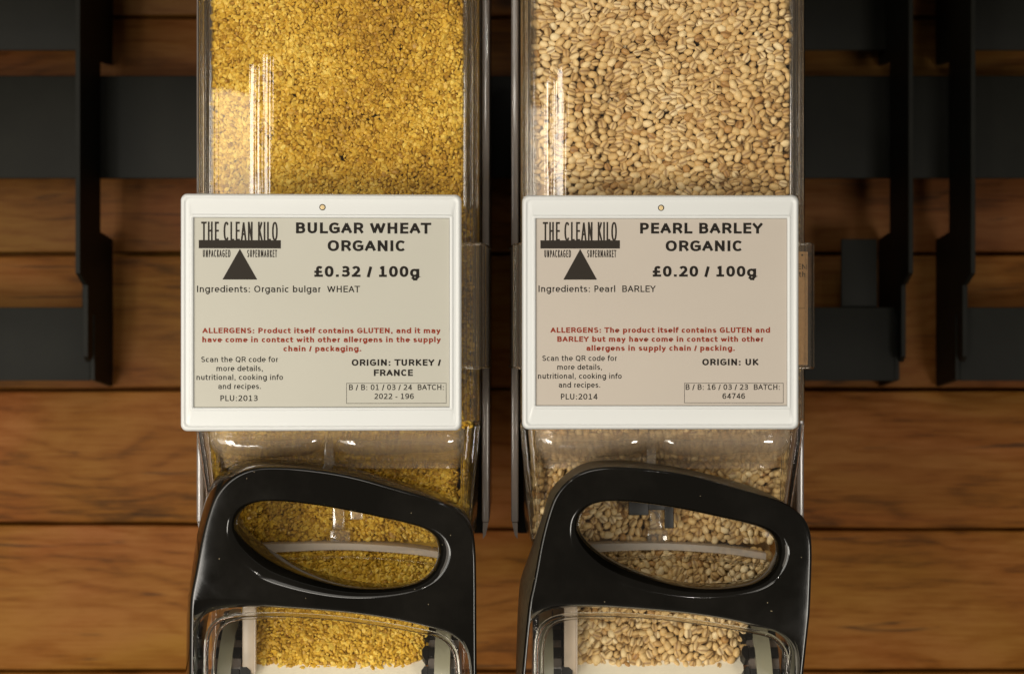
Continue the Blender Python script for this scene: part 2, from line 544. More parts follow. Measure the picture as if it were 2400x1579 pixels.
FY = 266.0     # front edge of the fins
def fin_profile():
    """(Y, z) outline of the upright fin with its notch over the rail"""
    zt = mmz(-140, FY)
    z_r1, z_r0 = mmz(160, 340), mmz(560, 340)
    return [(FY, zt), (FY, mmz(640, FY)), (FY + 14, mmz(665, FY + 14)), (FY + 18, mmz(668, FY + 18)),
            (FY + 18, mmz(835, FY + 18)), (FY + 24, mmz(848, FY + 24)), (FY + 30, mmz(835, FY + 30)), (FY + 30, mmz(740, FY + 30)),
            (FY + 34, mmz(735, FY + 34)), (FY + 34, mmz(890, FY + 34)),
            (346, mmz(905, 346)), (346, z_r0), (RY - 0.5, z_r0 + 3), (RY - 0.5, z_r1), (346, z_r1 + 3), (346, zt)]
def bracket(fin_px, x_far, label, side=-1, extra_leg=None):
    """fin_px: photo column of the fin's front edge; plate runs from the fin to x_far on the wall"""
    xf = mmx(fin_px, FY)
    root = empty('steel_bracket', (xf, 346, 0))
    tag(root, label, 'bracket', 'steel brackets hung on the wall rail')
    def rel(bm):
        for v in bm.verts: v.co -= Vector((xf, 346, 0))
        return bm
    bm = bmesh.new()
    add_prism(bm, fin_profile(), xf - 1.4, xf + 1.4, 'x')
    from_bm('fin', rel(bm), M['metal'], root)
    # wall plates, upper and lower, joined by a narrow upright
    xa, xb = sorted((xf + side * 1.6, x_far))
    for nm, t, b_ in (('upper_plate', -140, 118), ('lower_plate', 720, 892)):
        bm = bmesh.new()
        yy = 300.0 if nm == 'lower_plate' else 322.0
        add_box(bm, xa, xb, yy, yy + 2.5, mmz(b_, yy), mmz(t, yy), 0.4)
        from_bm(nm, rel(bm), M['metal'], root, smooth=40)
    bm = bmesh.new()
    yy = 304.0
    xs = sorted((xf + side * 1.6, xf + side * 8.0)) if extra_leg is None else sorted(extra_leg)
    add_box(bm, xs[0], xs[1], yy, yy + 2.5, mmz(735, yy), mmz(560, yy), 0.4)
    from_bm('upright_strip', rel(bm), M['metal'], root, smooth=40)
    return root
bracket(182, mmx(-420, 322), 'steel bracket with upright fin at the far left beside the bulgur dispenser', -1)
bracket(2135, mmx(1700, 322), 'steel bracket with broad upright strip just right of the barley dispenser', -1, (mmx(1972, 304), mmx(2056, 304)))
bracket(2281, mmx(2900, 322), 'steel bracket at the far right edge, its plates running out of view', 1)

# ================================================================== LETTERING
# monoline sans drawn from centre lines; advance widths in 1/2048 em
ADV_R = dict(zip("ABCDEFGHIJKLMNOPQRSTUVWXYZ", (1401,1405,1430,1577,1294,1178,1587,1540,604,604,1343,1141,1767,1532,1612,1235,1612,1423,1300,1251,1499,1401,2025,1403,1251,1403)))
ADV_R.update(dict(zip("abcdefghijklmnopqrstuvwxyz", (1255,1300,1126,1300,1260,721,1300,1298,569,569,1186,569,1995,1298,1253,1300,1300,842,1067,803,1298,1212,1675,1212,1212,1075))))
ADV_R.update({c: 1303 for c in "0123456789£"}); ADV_R.update({' ': 651, '.': 651, ',': 651, ':': 690, '/': 690, '-': 739})
ADV_B = dict(zip("ABCDEFGHIJKLMNOPQRSTUVWXYZ", (1585,1561,1503,1700,1399,1399,1681,1714,762,762,1587,1305,2038,1714,1741,1501,1741,1577,1475,1397,1663,1585,2259,1579,1483,1485)))
ADV_B.update(dict(zip("abcdefghijklmnopqrstuvwxyz", (1382,1466,1214,1466,1389,891,1466,1458,702,702,1362,702,2134,1458,1407,1466,1466,1010,1219,979,1458,1335,1892,1321,1335,1192))))
ADV_B.update({c: 1425 for c in "0123456789£"}); ADV_B.update({' ': 713, '.': 778, ',': 778, ':': 819, '/': 748, '-': 850})

def arc(cx, cy, rx, ry, a0, a1, n=10, p=1.0):
    out = []
    for i in range(n + 1):
        a = math.radians(a0 + (a1 - a0) * i / n)
        c, s = math.cos(a), math.sin(a)
        e = 0.88
        out.append((cx + rx * math.copysign(abs(c) ** e, c), cy + ry * math.copysign(abs(s) ** e, s)))
    return out
def oval(cx=.5, cy=.5, rx=.5, ry=.5):
    return arc(cx, cy, rx, ry, 90, 450, 24)
ASC, DSC = 1.42, -0.46
G = {
 'A': [[(0, -.02), (.5, 1), (1, -.02)], [(.18, .33), (.82, .33)]],
 'B': [[(0, 0), (0, 1)], [(0, 1), (.5, 1)] + arc(.5, .77, .42, .23, 90, -90)[1:] + [(0, .54)], [(.5, .54)] + arc(.5, .27, .5, .27, 90, -90)[1:] + [(0, 0)]],
 'C': [arc(.58, .5, .58, .5, 48, 312, 18)],
 'D': [[(0, 0), (0, 1)], [(0, 1), (.4, 1)] + arc(.4, .5, .6, .5, 90, -90, 14)[1:] + [(0, 0)]],
 'E': [[(0, 0), (0, 1)], [(0, 1), (1, 1)], [(0, .53), (.95, .53)], [(0, 0), (1, 0)]],
 'F': [[(0, 0), (0, 1)], [(0, 1), (1, 1)], [(0, .53), (.9, .53)]],
 'G': [arc(.55, .5, .55, .5, 48, 318, 18) + [(1, .14), (1, .47)], [(.6, .47), (1, .47)]],
 'H': [[(0, 0), (0, 1)], [(1, 0), (1, 1)], [(0, .53), (1, .53)]],
 'I': [[(.5, 0), (.5, 1)]],
 'K': [[(0, 0), (0, 1)], [(.05, .46), (.92, 1.02)], [(.2, .58), (1, -.02)]],
 'L': [[(0, 0), (0, 1)], [(0, 0), (1, 0)]],
 'M': [[(0, 0), (0, 1)], [(1, 0), (1, 1)], [(.04, 1), (.5, .2), (.96, 1)]],
 'N': [[(0, 0), (0, 1)], [(1, 0), (1, 1)], [(.04, 1), (.96, 0)]],
 'O': [oval()],
 'P': [[(0, 0), (0, 1)], [(0, 1), (.5, 1)] + arc(.5, .72, .5, .28, 90, -90)[1:] + [(0, .44)]],
 'Q': [oval(), [(.6, .16), (.95, -.16)]],
 'R': [[(0, 0), (0, 1)], [(0, 1), (.45, 1)] + arc(.45, .73, .45, .27, 90, -90)[1:] + [(0, .46)], [(.42, .46), (.66, .36), (.98, -.02)]],
 'S': [arc(.5, .76, .46, .24, 38, 200, 10) + [(.2, .58), (.8, .45)] + arc(.5, .25, .5, .25, 30, -150, 10)],
 'T': [[(0, 1), (1, 1)], [(.5, 0), (.5, 1)]],
 'U': [[(0, 1), (0, .38)] + arc(.5, .36, .5, .36, 180, 360, 14)[1:] + [(1, 1)]],
 'V': [[(0, 1.02), (.5, 0), (1, 1.02)]],
 'W': [[(0, 1.02), (.25, 0), (.5, .98), (.75, 0), (1, 1.02)]],
 'X': [[(0, 0), (1, 1)], [(0, 1), (1, 0)]],
 'Y': [[(0, 1.02), (.5, .46), (1, 1.02)], [(.5, 0), (.5, .46)]],
 'Z': [[(0, 1), (1, 1), (0, 0), (1, 0)]],
 '0': [oval()],
 '1': [[(.5, 0), (.5, 1)], [(.12, .88), (.5, 1)], [(.1, 0), (.92, 0)]],
 '2': [arc(.46, .71, .46, .29, 150, -28, 12) + [(.05, 0)], [(0, 0), (1, 0)]],
 '3': [arc(.46, .77, .45, .23, 140, -90, 12), arc(.44, .27, .54, .27, 90, -142, 12), [(.25, .54), (.46, .54)]],
 '4': [[(.78, 0), (.78, 1)], [(.75, 1), (0, .27)], [(0, .25), (1.02, .25)]],
 '5': [[(.9, 1), (.14, 1), (.12, .56)], [(.12, .56)] + arc(.42, .31, .55, .31, 112, -140, 14)],
 '6': [arc(.52, .31, .48, .31, 90, 450, 20), arc(.62, .5, .62, .5, 58, 200, 12)],
 '7': [[(0, 1), (1, 1), (.3, 0)]],
 '8': [oval(.5, .77, .44, .23), oval(.5, .27, .5, .27)],
 '9': [arc(.48, .69, .48, .31, 90, 450, 20), arc(.38, .5, .62, .5, -122, 20, 12)],
 '£': [arc(.66, .72, .34, .28, 35, 180, 8) + [(.32, 0)], [(.04, 0), (1, 0)], [(.04, .45), (.8, .45)]],
 '/': [[(.0, -.12), (1, 1.02)]],
 'a': [arc(.45, .62, .53, .38, 150, 0, 10) + [(.98, 0)], [(.98, .58), (.5, .58)] + arc(.48, .29, .46, .29, 90, 270, 10) + arc(.5, .3, .48, .3, 280, 350, 5)],
 'b': [[(0, 0), (0, ASC)], oval(.52, .5, .5, .5)],
 'c': [arc(.58, .5, .58, .5, 55, 305, 16)],
 'd': [[(1, 0), (1, ASC)], oval(.48, .5, .5, .5)],
 'e': [[(.0, .5), (1, .5)] + arc(.5, .5, .5, .5, 0, 312, 20)],
 'f': [[(.3, 0), (.3, 1.12)] + arc(.72, 1.12, .42, .3, 180, 90, 5)[1:] + [(1, ASC)], [(0, 1), (.95, 1)]],
 'g': [[(1, 1), (1, -.06)] + arc(.5, -.06, .5, .36, 0, -140, 10), oval(.48, .5, .5, .5)],
 'h': [[(0, 0), (0, ASC)], [(0, .5)] + arc(.5, .58, .5, .42, 175, 0, 12) + [(1, 0)]],
 'i': [[(.5, 0), (.5, 1)], [(.5, 1.34), (.5, 1.4)]],
 'k': [[(0, 0), (0, ASC)], [(.05, .42), (.9, 1.0)], [(.2, .5), (1, -.02)]],
 'l': [[(.5, 0), (.5, ASC)]],
 'm': [[(0, 0), (0, 1)], [(0, .5)] + arc(.25, .62, .25, .38, 175, 0, 10) + [(.5, 0)], [(.5, .5)] + arc(.75, .62, .25, .38, 175, 0, 10) + [(1, 0)]],
 'n': [[(0, 0), (0, 1)], [(0, .5)] + arc(.5, .58, .5, .42, 175, 0, 12) + [(1, 0)]],
 'o': [oval()],
 'p': [[(0, DSC), (0, 1)], oval(.52, .5, .5, .5)],
 'r': [[(.1, 0), (.1, 1)], [(.1, .45)] + arc(.75, .5, .65, .5, 175, 80, 8)],
 's': [arc(.5, .75, .45, .25, 40, 205, 9) + [(.25, .55), (.75, .47)] + arc(.5, .25, .5, .25, 25, -145, 9)],
 't': [[(.35, 1.36), (.35, .28)] + arc(.75, .26, .4, .26, 180, 270, 5)[1:] + [(1, 0)], [(0, 1), (1, 1)]],
 'u': [[(0, 1), (0, .42)] + arc(.5, .42, .5, .42, 180, 355, 12) + [(1, .5)], [(1, 0), (1, 1)]],
 'v': [[(0, 1.02), (.5, 0), (1, 1.02)]],
 'w': [[(0, 1.02), (.25, 0), (.5, .95), (.75, 0), (1, 1.02)]],
 'x': [[(0, 0), (1, 1)], [(0, 1), (1, 0)]],
 'y': [[(0, 1.02), (.52, .02)], [(1, 1.02), (.42, -.36), (.08, DSC + .02)]],
 'z': [[(0, 1), (1, 1), (0, 0), (1, 0)]],
 '.': [[(.5, .0), (.5, .02)]], ',': [[(.55, .02), (.4, -.2)]],
 ':': [[(.5, .0), (.5, .02)], [(.5, .86), (.5, .88)]],
 '-': [[(0, .46), (1, .46)]],
}
SB = {'A': .01, 'V': .01, 'W': .03, 'Y': -.01, 'T': -.01, 'K': .10, 'v': .03, 'w': .04, 'y': .03, 'x': .03, 'k': .09, 't': .02, 'f': .02, 'r': .09,
      '/': .0, 'C': .056, 'G': .056, 'O': .056, 'Q': .056, 'c': .055, 'e': .055, 'o': .055, 'd': .055, 'g': .055, 's': .05, 'S': .06, 'a': .06, '-': .05,
      'I': 0, 'i': 0, 'l': 0, '.': 0, ',': 0, ':': 0}
RSB = {'L': .01, 'E': .05, 'F': .02, 'K': .0, 'R': .01, 'P': .05, 'C': .05, 'r': .0, 'c': .04, 'k': .01, 't': .03, 'f': .0, 'b': .055, 'p': .055, 'B': .055, 'D': .056, 'h': .088, 'n': .088}
def text_strokes(txt, bold, wx=None, wy=None, narrow=1.0, lsp=0.0):
    """strokes in em units: list of polylines already mapped, plus total width"""
    adv = ADV_B if bold else ADV_R
    wx = wx or (.194 if bold else .125)
    wy = wy or (.150 if bold else .106)
    CAP, XH = .729, .547
    pen, out = 0.0, []
    for ch in txt:
        a = adv[ch] / 2048.0 * narrow + lsp
        if ch != ' ':
            low = ch in 'acegmnopqrsuvwxyzbdfhiklt.,:-'
            H = XH if low else CAP
            dflt = .058 if ch in '0123456789£' else .095
            l = SB.get(ch, dflt) * narrow
            r = RSB.get(ch, SB.get(ch, dflt)) * narrow
            x0, x1 = pen + l + wx / 2, pen + a - r - wx / 2 - lsp
            if ch in 'Il.,:i':
                x0 = x1 = pen + (a - lsp) / 2
            def yy(v):
                if low and v >= 1.4: return .76 - wy / 2
                if low and v >= 1.25: return .70 - wy / 2
                if low and v <= -.4: return -.235 + wy / 2
                return wy / 2 + v * (H - wy)
            for st in G[ch]:
                if ch == 'i' and st[0][1] > 1.2:
                    out.append([(x0, .76 - wy / 2 - .005), (x0, .76 - wy / 2 + .005)])
                    continue
                out.append([(x0 + p[0] * (x1 - x0), yy(p[1])) for p in st])
        pen += a
    return out, pen, wx, wy

def add_text(bm, txt, xl, xr, base, cap, y, bold=False, count=[0], **kw):
    """letters between columns xl..xr (mm), baseline and cap height in mm, on plane y facing -Y"""
    st, wid, wx, wy = text_strokes(txt, bold, **kw)
    xs = [p[0] for s in st for p in s]
    lo, hi = min(xs) - wx / 2, max(xs) + wx / 2
    sx = (xr - xl) / (hi - lo)
    sy = cap / .729
    parts = []
    for s in st:
        cur = [s[0]]
        for i in range(1, len(s)):
            cur.append(s[i])
            if i < len(s) - 1:
                a = np.subtract(s[i], s[i - 1]); c = np.subtract(s[i + 1], s[i])
                la, lc = np.linalg.norm(a), np.linalg.norm(c)
                if la > 1e-9 and lc > 1e-9 and float(a @ c) / (la * lc) < .45:
                    parts.append(cur); cur = [s[i]]
        parts.append(cur)
    for s in parts:
        count[0] += 1
        yy = y - 0.002 * (count[0] % 9)
        P = [np.array(p) for p in s]
        n = len(P)
        closed = n > 3 and np.linalg.norm(P[0] - P[-1]) < 1e-6
        def dirn(a, b_):
            d = b_ - a
            return d / max(np.linalg.norm(d), 1e-9)
        L, R = [], []
        for i in range(n):
            if closed:
                d0 = dirn(P[i - 1] if i > 0 else P[-2], P[i])
                d1 = dirn(P[i], P[i + 1] if i < n - 1 else P[1])
            else:
                d0 = dirn(P[i - 1], P[i]) if i > 0 else dirn(P[0], P[1])
                d1 = dirn(P[i], P[i + 1]) if i < n - 1 else d0
            p = P[i].copy()
            if not closed and i == 0: p -= d1 * (abs(d1[0]) * wx + abs(d1[1]) * wy) / 2 * (1 if abs(d1[0] * d1[1]) < .05 else .25)
            if not closed and i == n - 1: p += d0 * (abs(d0[0]) * wx + abs(d0[1]) * wy) / 2 * (1 if abs(d0[0] * d0[1]) < .05 else .25)
            t = d0 + d1
            t = t / max(np.linalg.norm(t), 1e-6)
            nn = np.array([-t[1], t[0]])
            n0 = np.array([-d0[1], d0[0]])
            mit = 1.0 / max(0.45, float(nn @ n0))
            h = math.hypot(nn[0] * wx, nn[1] * wy) / 2 * mit
            L.append(p + nn * h)
            R.append(p - nn * h)
        def mk(q): return bm.verts.new((xl + (q[0] - lo) * sx, yy, base + q[1] * sy))
        lv, rv = [mk(q) for q in L], [mk(q) for q in R]
        for i in range(n - 1):
            bm.faces.new((lv[i], lv[i + 1], rv[i + 1], rv[i]))

def face_front(bm):
    bm.normal_update()
    for f in bm.faces:
        if f.normal.y > 0: f.normal_flip()

# ================================================================== PRICE DISPLAYS
def rrect(w, h, r, y, cx=0, cz=0, seg=8):
    pts = []
    for (sx, sz, a0) in ((1, 1, 0), (-1, 1, 90), (-1, -1, 180), (1, -1, 270)):
        for k in range(seg + 1):
            a = math.radians(a0 + 90 * k / seg)
            pts.append((cx + sx * (w / 2 - r) + r * math.cos(a), y, cz + sz * (h / 2 - r) + r * math.sin(a)))
    return pts

LZ = 2.7 / KPX                      # zoom units per mm in the measured crops
def display(centre, yaw, label, screen_mat, lines, origin, seams):
    """lines: text layout in crop units of the photograph, origin = crop units of the frame's centre"""
    ox, oz, sc = origin
    root = empty('price_display', centre)
    root.rotation_euler = (0, 0, math.radians(yaw))
    tag(root, label, 'price display')
    def X(u): return (u - ox) * sc
    def Z(v): return -(v - oz) * sc
    fw, fh = 128.6, 108.8
    bm = bmesh.new()
    scx, scz = X(seams[0] + seams[2]) / 2 + X(0) / 2 - X(0) / 2, 0
    scx = (X(seams[0]) + X(seams[2])) / 2
    scz = (Z(seams[1]) + Z(seams[3])) / 2
    sw, sh = X(seams[2]) - X(seams[0]), Z(seams[1]) - Z(seams[3])
    prof = [(fw - 3, fh - 3, 2.0, 15.5, 0), (fw - 1, fh - 1, 2.6, 15.0, 0), (fw, fh, 3.0, 13.5, 0), (fw, fh, 3.0, 2.6, 0), (fw - .3, fh - .3, 3.0, 1.5, 0), (fw - 1.2, fh - 1.2, 2.9, 0.5, 0),
            (fw - 2.6, fh - 2.6, 2.5, 0.0, 0), (fw - 3.6, fh - 3.6, 2.2, 0.0, 0), (fw - 4.4, fh - 4.4, 2.0, 0.4, 0), (fw - 5.2, fh - 5.2, 1.8, 0.62, 0),
            (fw - 5.8, fh - 5.8, 1.6, 0.55, 0),
            (sw + 3.6, sh + 3.2, 1.1, 0.55, 1), (sw + 3.0, sh + 2.6, 1.0, 0.15, 1), (sw + 2.4, sh + 2.0, 0.9, 0.05, 1),
            (sw + 0.9, sh + 0.8, 0.5, 0.15, 1), (sw + 0.1, sh + 0.1, 0.3, 0.5, 1), (sw, sh, 0.25, 1.7, 1)]
    loops = []
    for (w, h, r, y, m) in prof:
        loops.append([bm.verts.new(p) for p in rrect(w, h, r, y, scx if m else 0, scz if m else 0)])
    for a, b_ in zip(loops, loops[1:]): bridge(bm, a, b_)
    bm.faces.new(loops[0])
    from_bm('frame', bm, M['white'], root, smooth=50)
    # screen
    bm = bmesh.new()
    add_box(bm, scx - sw / 2 + .05, scx + sw / 2 - .05, 1.25, 1.65, scz - sh / 2 + .05, scz + sh / 2 - .05)
    scr = from_bm('screen', bm, screen_mat, root)
    TY = 1.20
    # sensor in the top of the frame
    px, pz = X(lines['sensor'][0]), Z(lines['sensor'][1])
    bm = bmesh.new()
    ringp = [(1.42, 0.56), (1.42, 0.40), (1.15, 0.34), (1.05, 0.55)]
    prev = None
    for (r, y) in ringp:
        lp = [bm.verts.new((px + r * math.cos(a * math.pi / 12), y, pz + r * math.sin(a * math.pi / 12))) for a in range(24)]
        if prev: bridge(bm, prev, lp)
        prev = lp
    sen = from_bm('light_sensor', bm, M['ink'], root, smooth=30)
    bm = bmesh.new()
    lp0 = [bm.verts.new((px + 1.04 * math.cos(a * math.pi / 12), 0.45, pz + 1.04 * math.sin(a * math.pi / 12))) for a in range(24)]
    lp1 = [bm.verts.new((px + .7 * math.cos(a * math.pi / 12), 0.36, pz + .7 * math.sin(a * math.pi / 12))) for a in range(24)]
    bridge(bm, lp0, lp1)
    bm.faces.new(lp1)
    from_bm('lens', bm, M['brass'], sen, smooth=50)
    # printed matter
    for nm, matk, rows in lines['text']:
        bm = bmesh.new()
        for (t, x0, x1, base, cap, bold) in rows:
            add_text(bm, t, X(x0), X(x1), Z(base), cap * sc, TY, bold)
        face_front(bm)
        from_bm(nm, bm, M[matk], scr, recalc=False)
    # logo: condensed words over a beam on a triangle
    lx0, lx1, ly = lines['logo']
    bm = bmesh.new()
    def U(f): return X(lx0 + (lx1 - lx0) * f)
    def q(pts):
        bm.faces.new([bm.verts.new((p[0], TY - 0.025, p[1])) for p in pts])
    q([(U(0), Z(ly + 332)), (U(1), Z(ly + 332)), (U(1), Z(ly + 384)), (U(0), Z(ly + 384))])
    q([(U(.5), Z(ly + 387)), (U(.712), Z(ly + 581)), (U(.288), Z(ly + 581))])
    kw = dict(wx=.085, wy=.085, narrow=.55)
    w0 = U(.03); w1 = U(.962)
    add_text(bm, 'THE CLEAN KILO', w0, w1, Z(ly + 336), 120 * sc, TY, False, wx=.112, wy=.075, narrow=.55, lsp=.03)
    add_text(bm, 'UNPACKAGED', U(.05), U(.385), Z(ly + 440), 47 * sc, TY, False, wx=.112, wy=.10, narrow=.52, lsp=.04)
    add_text(bm, 'SUPERMARKET', U(.59), U(.955), Z(ly + 440), 47 * sc, TY, False, wx=.112, wy=.10, narrow=.52, lsp=.04)
    face_front(bm)
    from_bm('shop_logo', bm, M['inklogo'], scr, recalc=False)
    # box round the batch text
    bx0, by0, bx1, by1 = lines['box']
    bm = bmesh.new()
    w = 0.19
    x0, x1, z1, z0 = X(bx0), X(bx1), Z(by0), Z(by1)
    for (a, b_, c, d) in ((x0, x1, z1 - w, z1), (x0, x1, z0, z0 + w), (x0, x0 + w, z0 + w, z1 - w), (x1 - w, x1, z0 + w, z1 - w)):
        bm.faces.new([bm.verts.new(p) for p in ((a, TY, c), (b_, TY, c), (b_, TY, d), (a, TY, d))])
    face_front(bm)
    from_bm('batch_box', bm, M['ink'], scr, recalc=False)
    return root

left_lines = {
 'sensor': (960, 123), 'logo': (181, 697, 0), 'box': (1110, 1236, 1744, 1366),
 'text': [
  ('product_title', 'ink', [('BULGAR WHEAT', 792, 1648, 288, 69, True), ('ORGANIC', 992, 1482, 400, 69, True)]),
  ('price_text', 'ink', [('£0.32 / 100g', 908, 1572, 563, 69, True)]),
  ('ingredients_text', 'ink', [('Ingredients: Organic bulgar  WHEAT', 170, 1197, 661, 41, False)]),
  ('allergen_text', 'red', [('ALLERGENS: Product itself contains GLUTEN, and it may', 203, 1707, 920, 34, True),
        ('have come in contact with other allergens in the supply', 203, 1709, 977, 34, True), ('chain / packaging.', 713, 1204, 1034, 34, True)]),
  ('scan_text', 'ink', [('Scan the QR code for', 197, 680, 1102, 34, False), ('more details,', 292, 583, 1159, 34, False),
        ('nutritional, cooking info', 167, 710, 1215, 34, False), ('and recipes.', 303, 571, 1272, 34, False)]),
  ('code_text', 'ink', [('PLU:2013', 317, 551, 1348, 36, False)]),
  ('origin_text', 'ink', [('ORIGIN: TURKEY /', 1144, 1710, 1126, 41, True), ('FRANCE', 1284, 1531, 1191, 41, True)]),
  ('batch_text', 'ink', [('B / B: 01 / 03 / 24  BATCH:', 1127, 1727, 1280, 35, False), ('2022 - 196', 1287, 1537, 1337, 35, False)]),
 ]}
right_lines = {
 'sensor': (998, 127), 'logo': (234, 738, 0), 'box': (1146, 1235, 1775, 1362),
 'text': [
  ('product_title', 'ink', [('PEARL BARLEY', 866, 1646, 289, 68, True), ('ORGANIC', 1028, 1512, 401, 68, True)]),
  ('price_text', 'ink', [('£0.20 / 100g', 946, 1602, 562, 68, True)]),
  ('ingredients_text', 'ink', [('Ingredients: Pearl  BARLEY', 222, 965, 659, 41, False)]),
  ('allergen_text', 'red', [('ALLERGENS: The product itself contains GLUTEN and', 297, 1690, 917, 34, True),
        ('BARLEY but may have come in contact with other', 341, 1650, 974, 34, True), ('allergens in supply chain / packing.', 525, 1466, 1031, 34, True)]),
  ('scan_text', 'ink', [('Scan the QR code for', 247, 720, 1095, 34, False), ('more details,', 341, 624, 1151, 34, False),
        ('nutritional, cooking info', 219, 749, 1208, 34, False), ('and recipes.', 350, 613, 1264, 34, False)]),
  ('code_text', 'ink', [('PLU:2014', 364, 596, 1339, 36, False)]),
  ('origin_text', 'ink', [('ORIGIN: UK', 1260, 1619, 1123, 41, True)]),
  ('batch_text', 'ink', [('B / B: 16 / 03 / 23  BATCH:', 1155, 1751, 1278, 35, False), ('64746', 1388, 1531, 1335, 35, False)]),
 ]}
U0 = KPX / 2.7
YL = -8.0
lcx, lcy = 953.5, 788.0
display((mmx(400 + lcx / 2.7, YL), YL, mmz(440 + lcy / 2.7, YL)), 2.4,
        'white electronic price display reading bulgar wheat organic, clipped to the left dispenser',
        M['screen_l'], left_lines, (lcx, lcy, U0 * (700 + YL) / 700 / 1.0), (150, 190, 1764, 1388))
rcx, rcy = 995.5, 786.5
display((mmx(1180 + rcx / 2.7, 0), 0, mmz(440 + rcy / 2.7, 0)), 0.0,
        'white electronic price display reading pearl barley organic, clipped to the right dispenser',
        M['screen_r'], right_lines, (rcx, rcy, U0), (205, 194, 1797, 1378))

# ================================================================== DISPENSERS
HW = 69.4            # half width of the hopper
HY = 27.0            # front of the hopper
def sag(u):
    """how far the moulded front pane falls back towards its rounded edges (mm)"""
    s = 0.0
    if u < -26: s += 0.0113 / 2 * (-26 - u) ** 2
    if u > 48: s += 0.016 / 2 * (u - 48) ** 2
    return s

Z5 = 800.0 / 2091.0
def h5(u, v, Y):     # crop units of the left handle -> local x, z in mm at depth Y
    return (mmx(400 + Z5 * u, Y) - CL, mmz(980 + Z5 * v, Y))

F_PTS = [(112, 1900), (113, 1566), (116, 1250), (122, 1100), (150, 950), (185, 760), (225, 600), (270, 480), (330, 400), (400, 345), (480, 312), (560, 299), (650, 297), (850, 310), (1100, 350), (1400, 432), (1600, 490), (1700, 530), (1780, 590), (1830, 655), (1858, 730), (1868, 820), (1872, 1000), (1873, 1250), (1875, 1566), (1877, 1900)]
B_PTS = [(88, 1900), (94, 1566), (104, 1130), (128, 950), (160, 730), (195, 575), (228, 460), (285, 355), (370, 287), (480, 252), (600, 250), (800, 262), (1000, 285), (1200, 325), (1400, 380), (1600, 440), (1700, 487), (1775, 540), (1826, 605), (1856, 700), (1864, 800), (1868, 1000), (1868, 1250), (1868, 1566), (1868, 1900)]
B_RIGHT = [(130, 1900), (142, 1566), (160, 1100), (174, 980), (226, 830), (304, 600), (356, 440), (446, 342), (548, 280), (668, 257), (800, 259), (1050, 284), (1260, 326), (1450, 374), (1620, 428), (1740, 490), (1810, 560), (1848, 660), (1856, 760), (1852, 1000), (1836, 1200), (1800, 1566), (1770, 1900)]
R_PTS = [(330, 700), (345, 610), (400, 545), (480, 508), (560, 492), (700, 492), (850, 507), (1000, 527), (1150, 555), (1300, 590), (1450, 624), (1580, 662), (1680, 722), (1725, 810), (1712, 900), (1640, 1000), (1500, 1070), (1300, 1108), (1100, 1118), (900, 1100), (700, 1060), (520, 1000), (400, 900), (345, 800)]
H_PTS = [(410, 650), (430, 580), (480, 532), (560, 507), (700, 506), (850, 520), (1000, 541), (1150, 570), (1300, 604), (1450, 640), (1560, 678), (1620, 730), (1638, 800), (1625, 880), (1580, 950), (1500, 1000), (1350, 1030), (1200, 1035), (1050, 1020), (900, 985), (750, 935), (600, 865), (500, 790), (438, 720)]
S_PTS = [(134, 1900), (134, 1566), (136, 1300), (140, 1180), (158, 1125), (220, 1106), (400, 1106), (700, 1128), (1000, 1155), (1200, 1182), (1400, 1216), (1600, 1262), (1710, 1298), (1785, 1350), (1825, 1425), (1842, 1510), (1847, 1590), (1849, 1900)]
T_PTS = [(158, 1900), (160, 1566), (155, 1400), (165, 1300), (185, 1235), (225, 1195), (290, 1168), (400, 1152), (600, 1149), (800, 1160), (1000, 1175), (1200, 1195), (1400, 1226), (1600, 1271), (1705, 1302), (1775, 1355), (1815, 1425), (1828, 1510), (1832, 1600), (1832, 1900)]

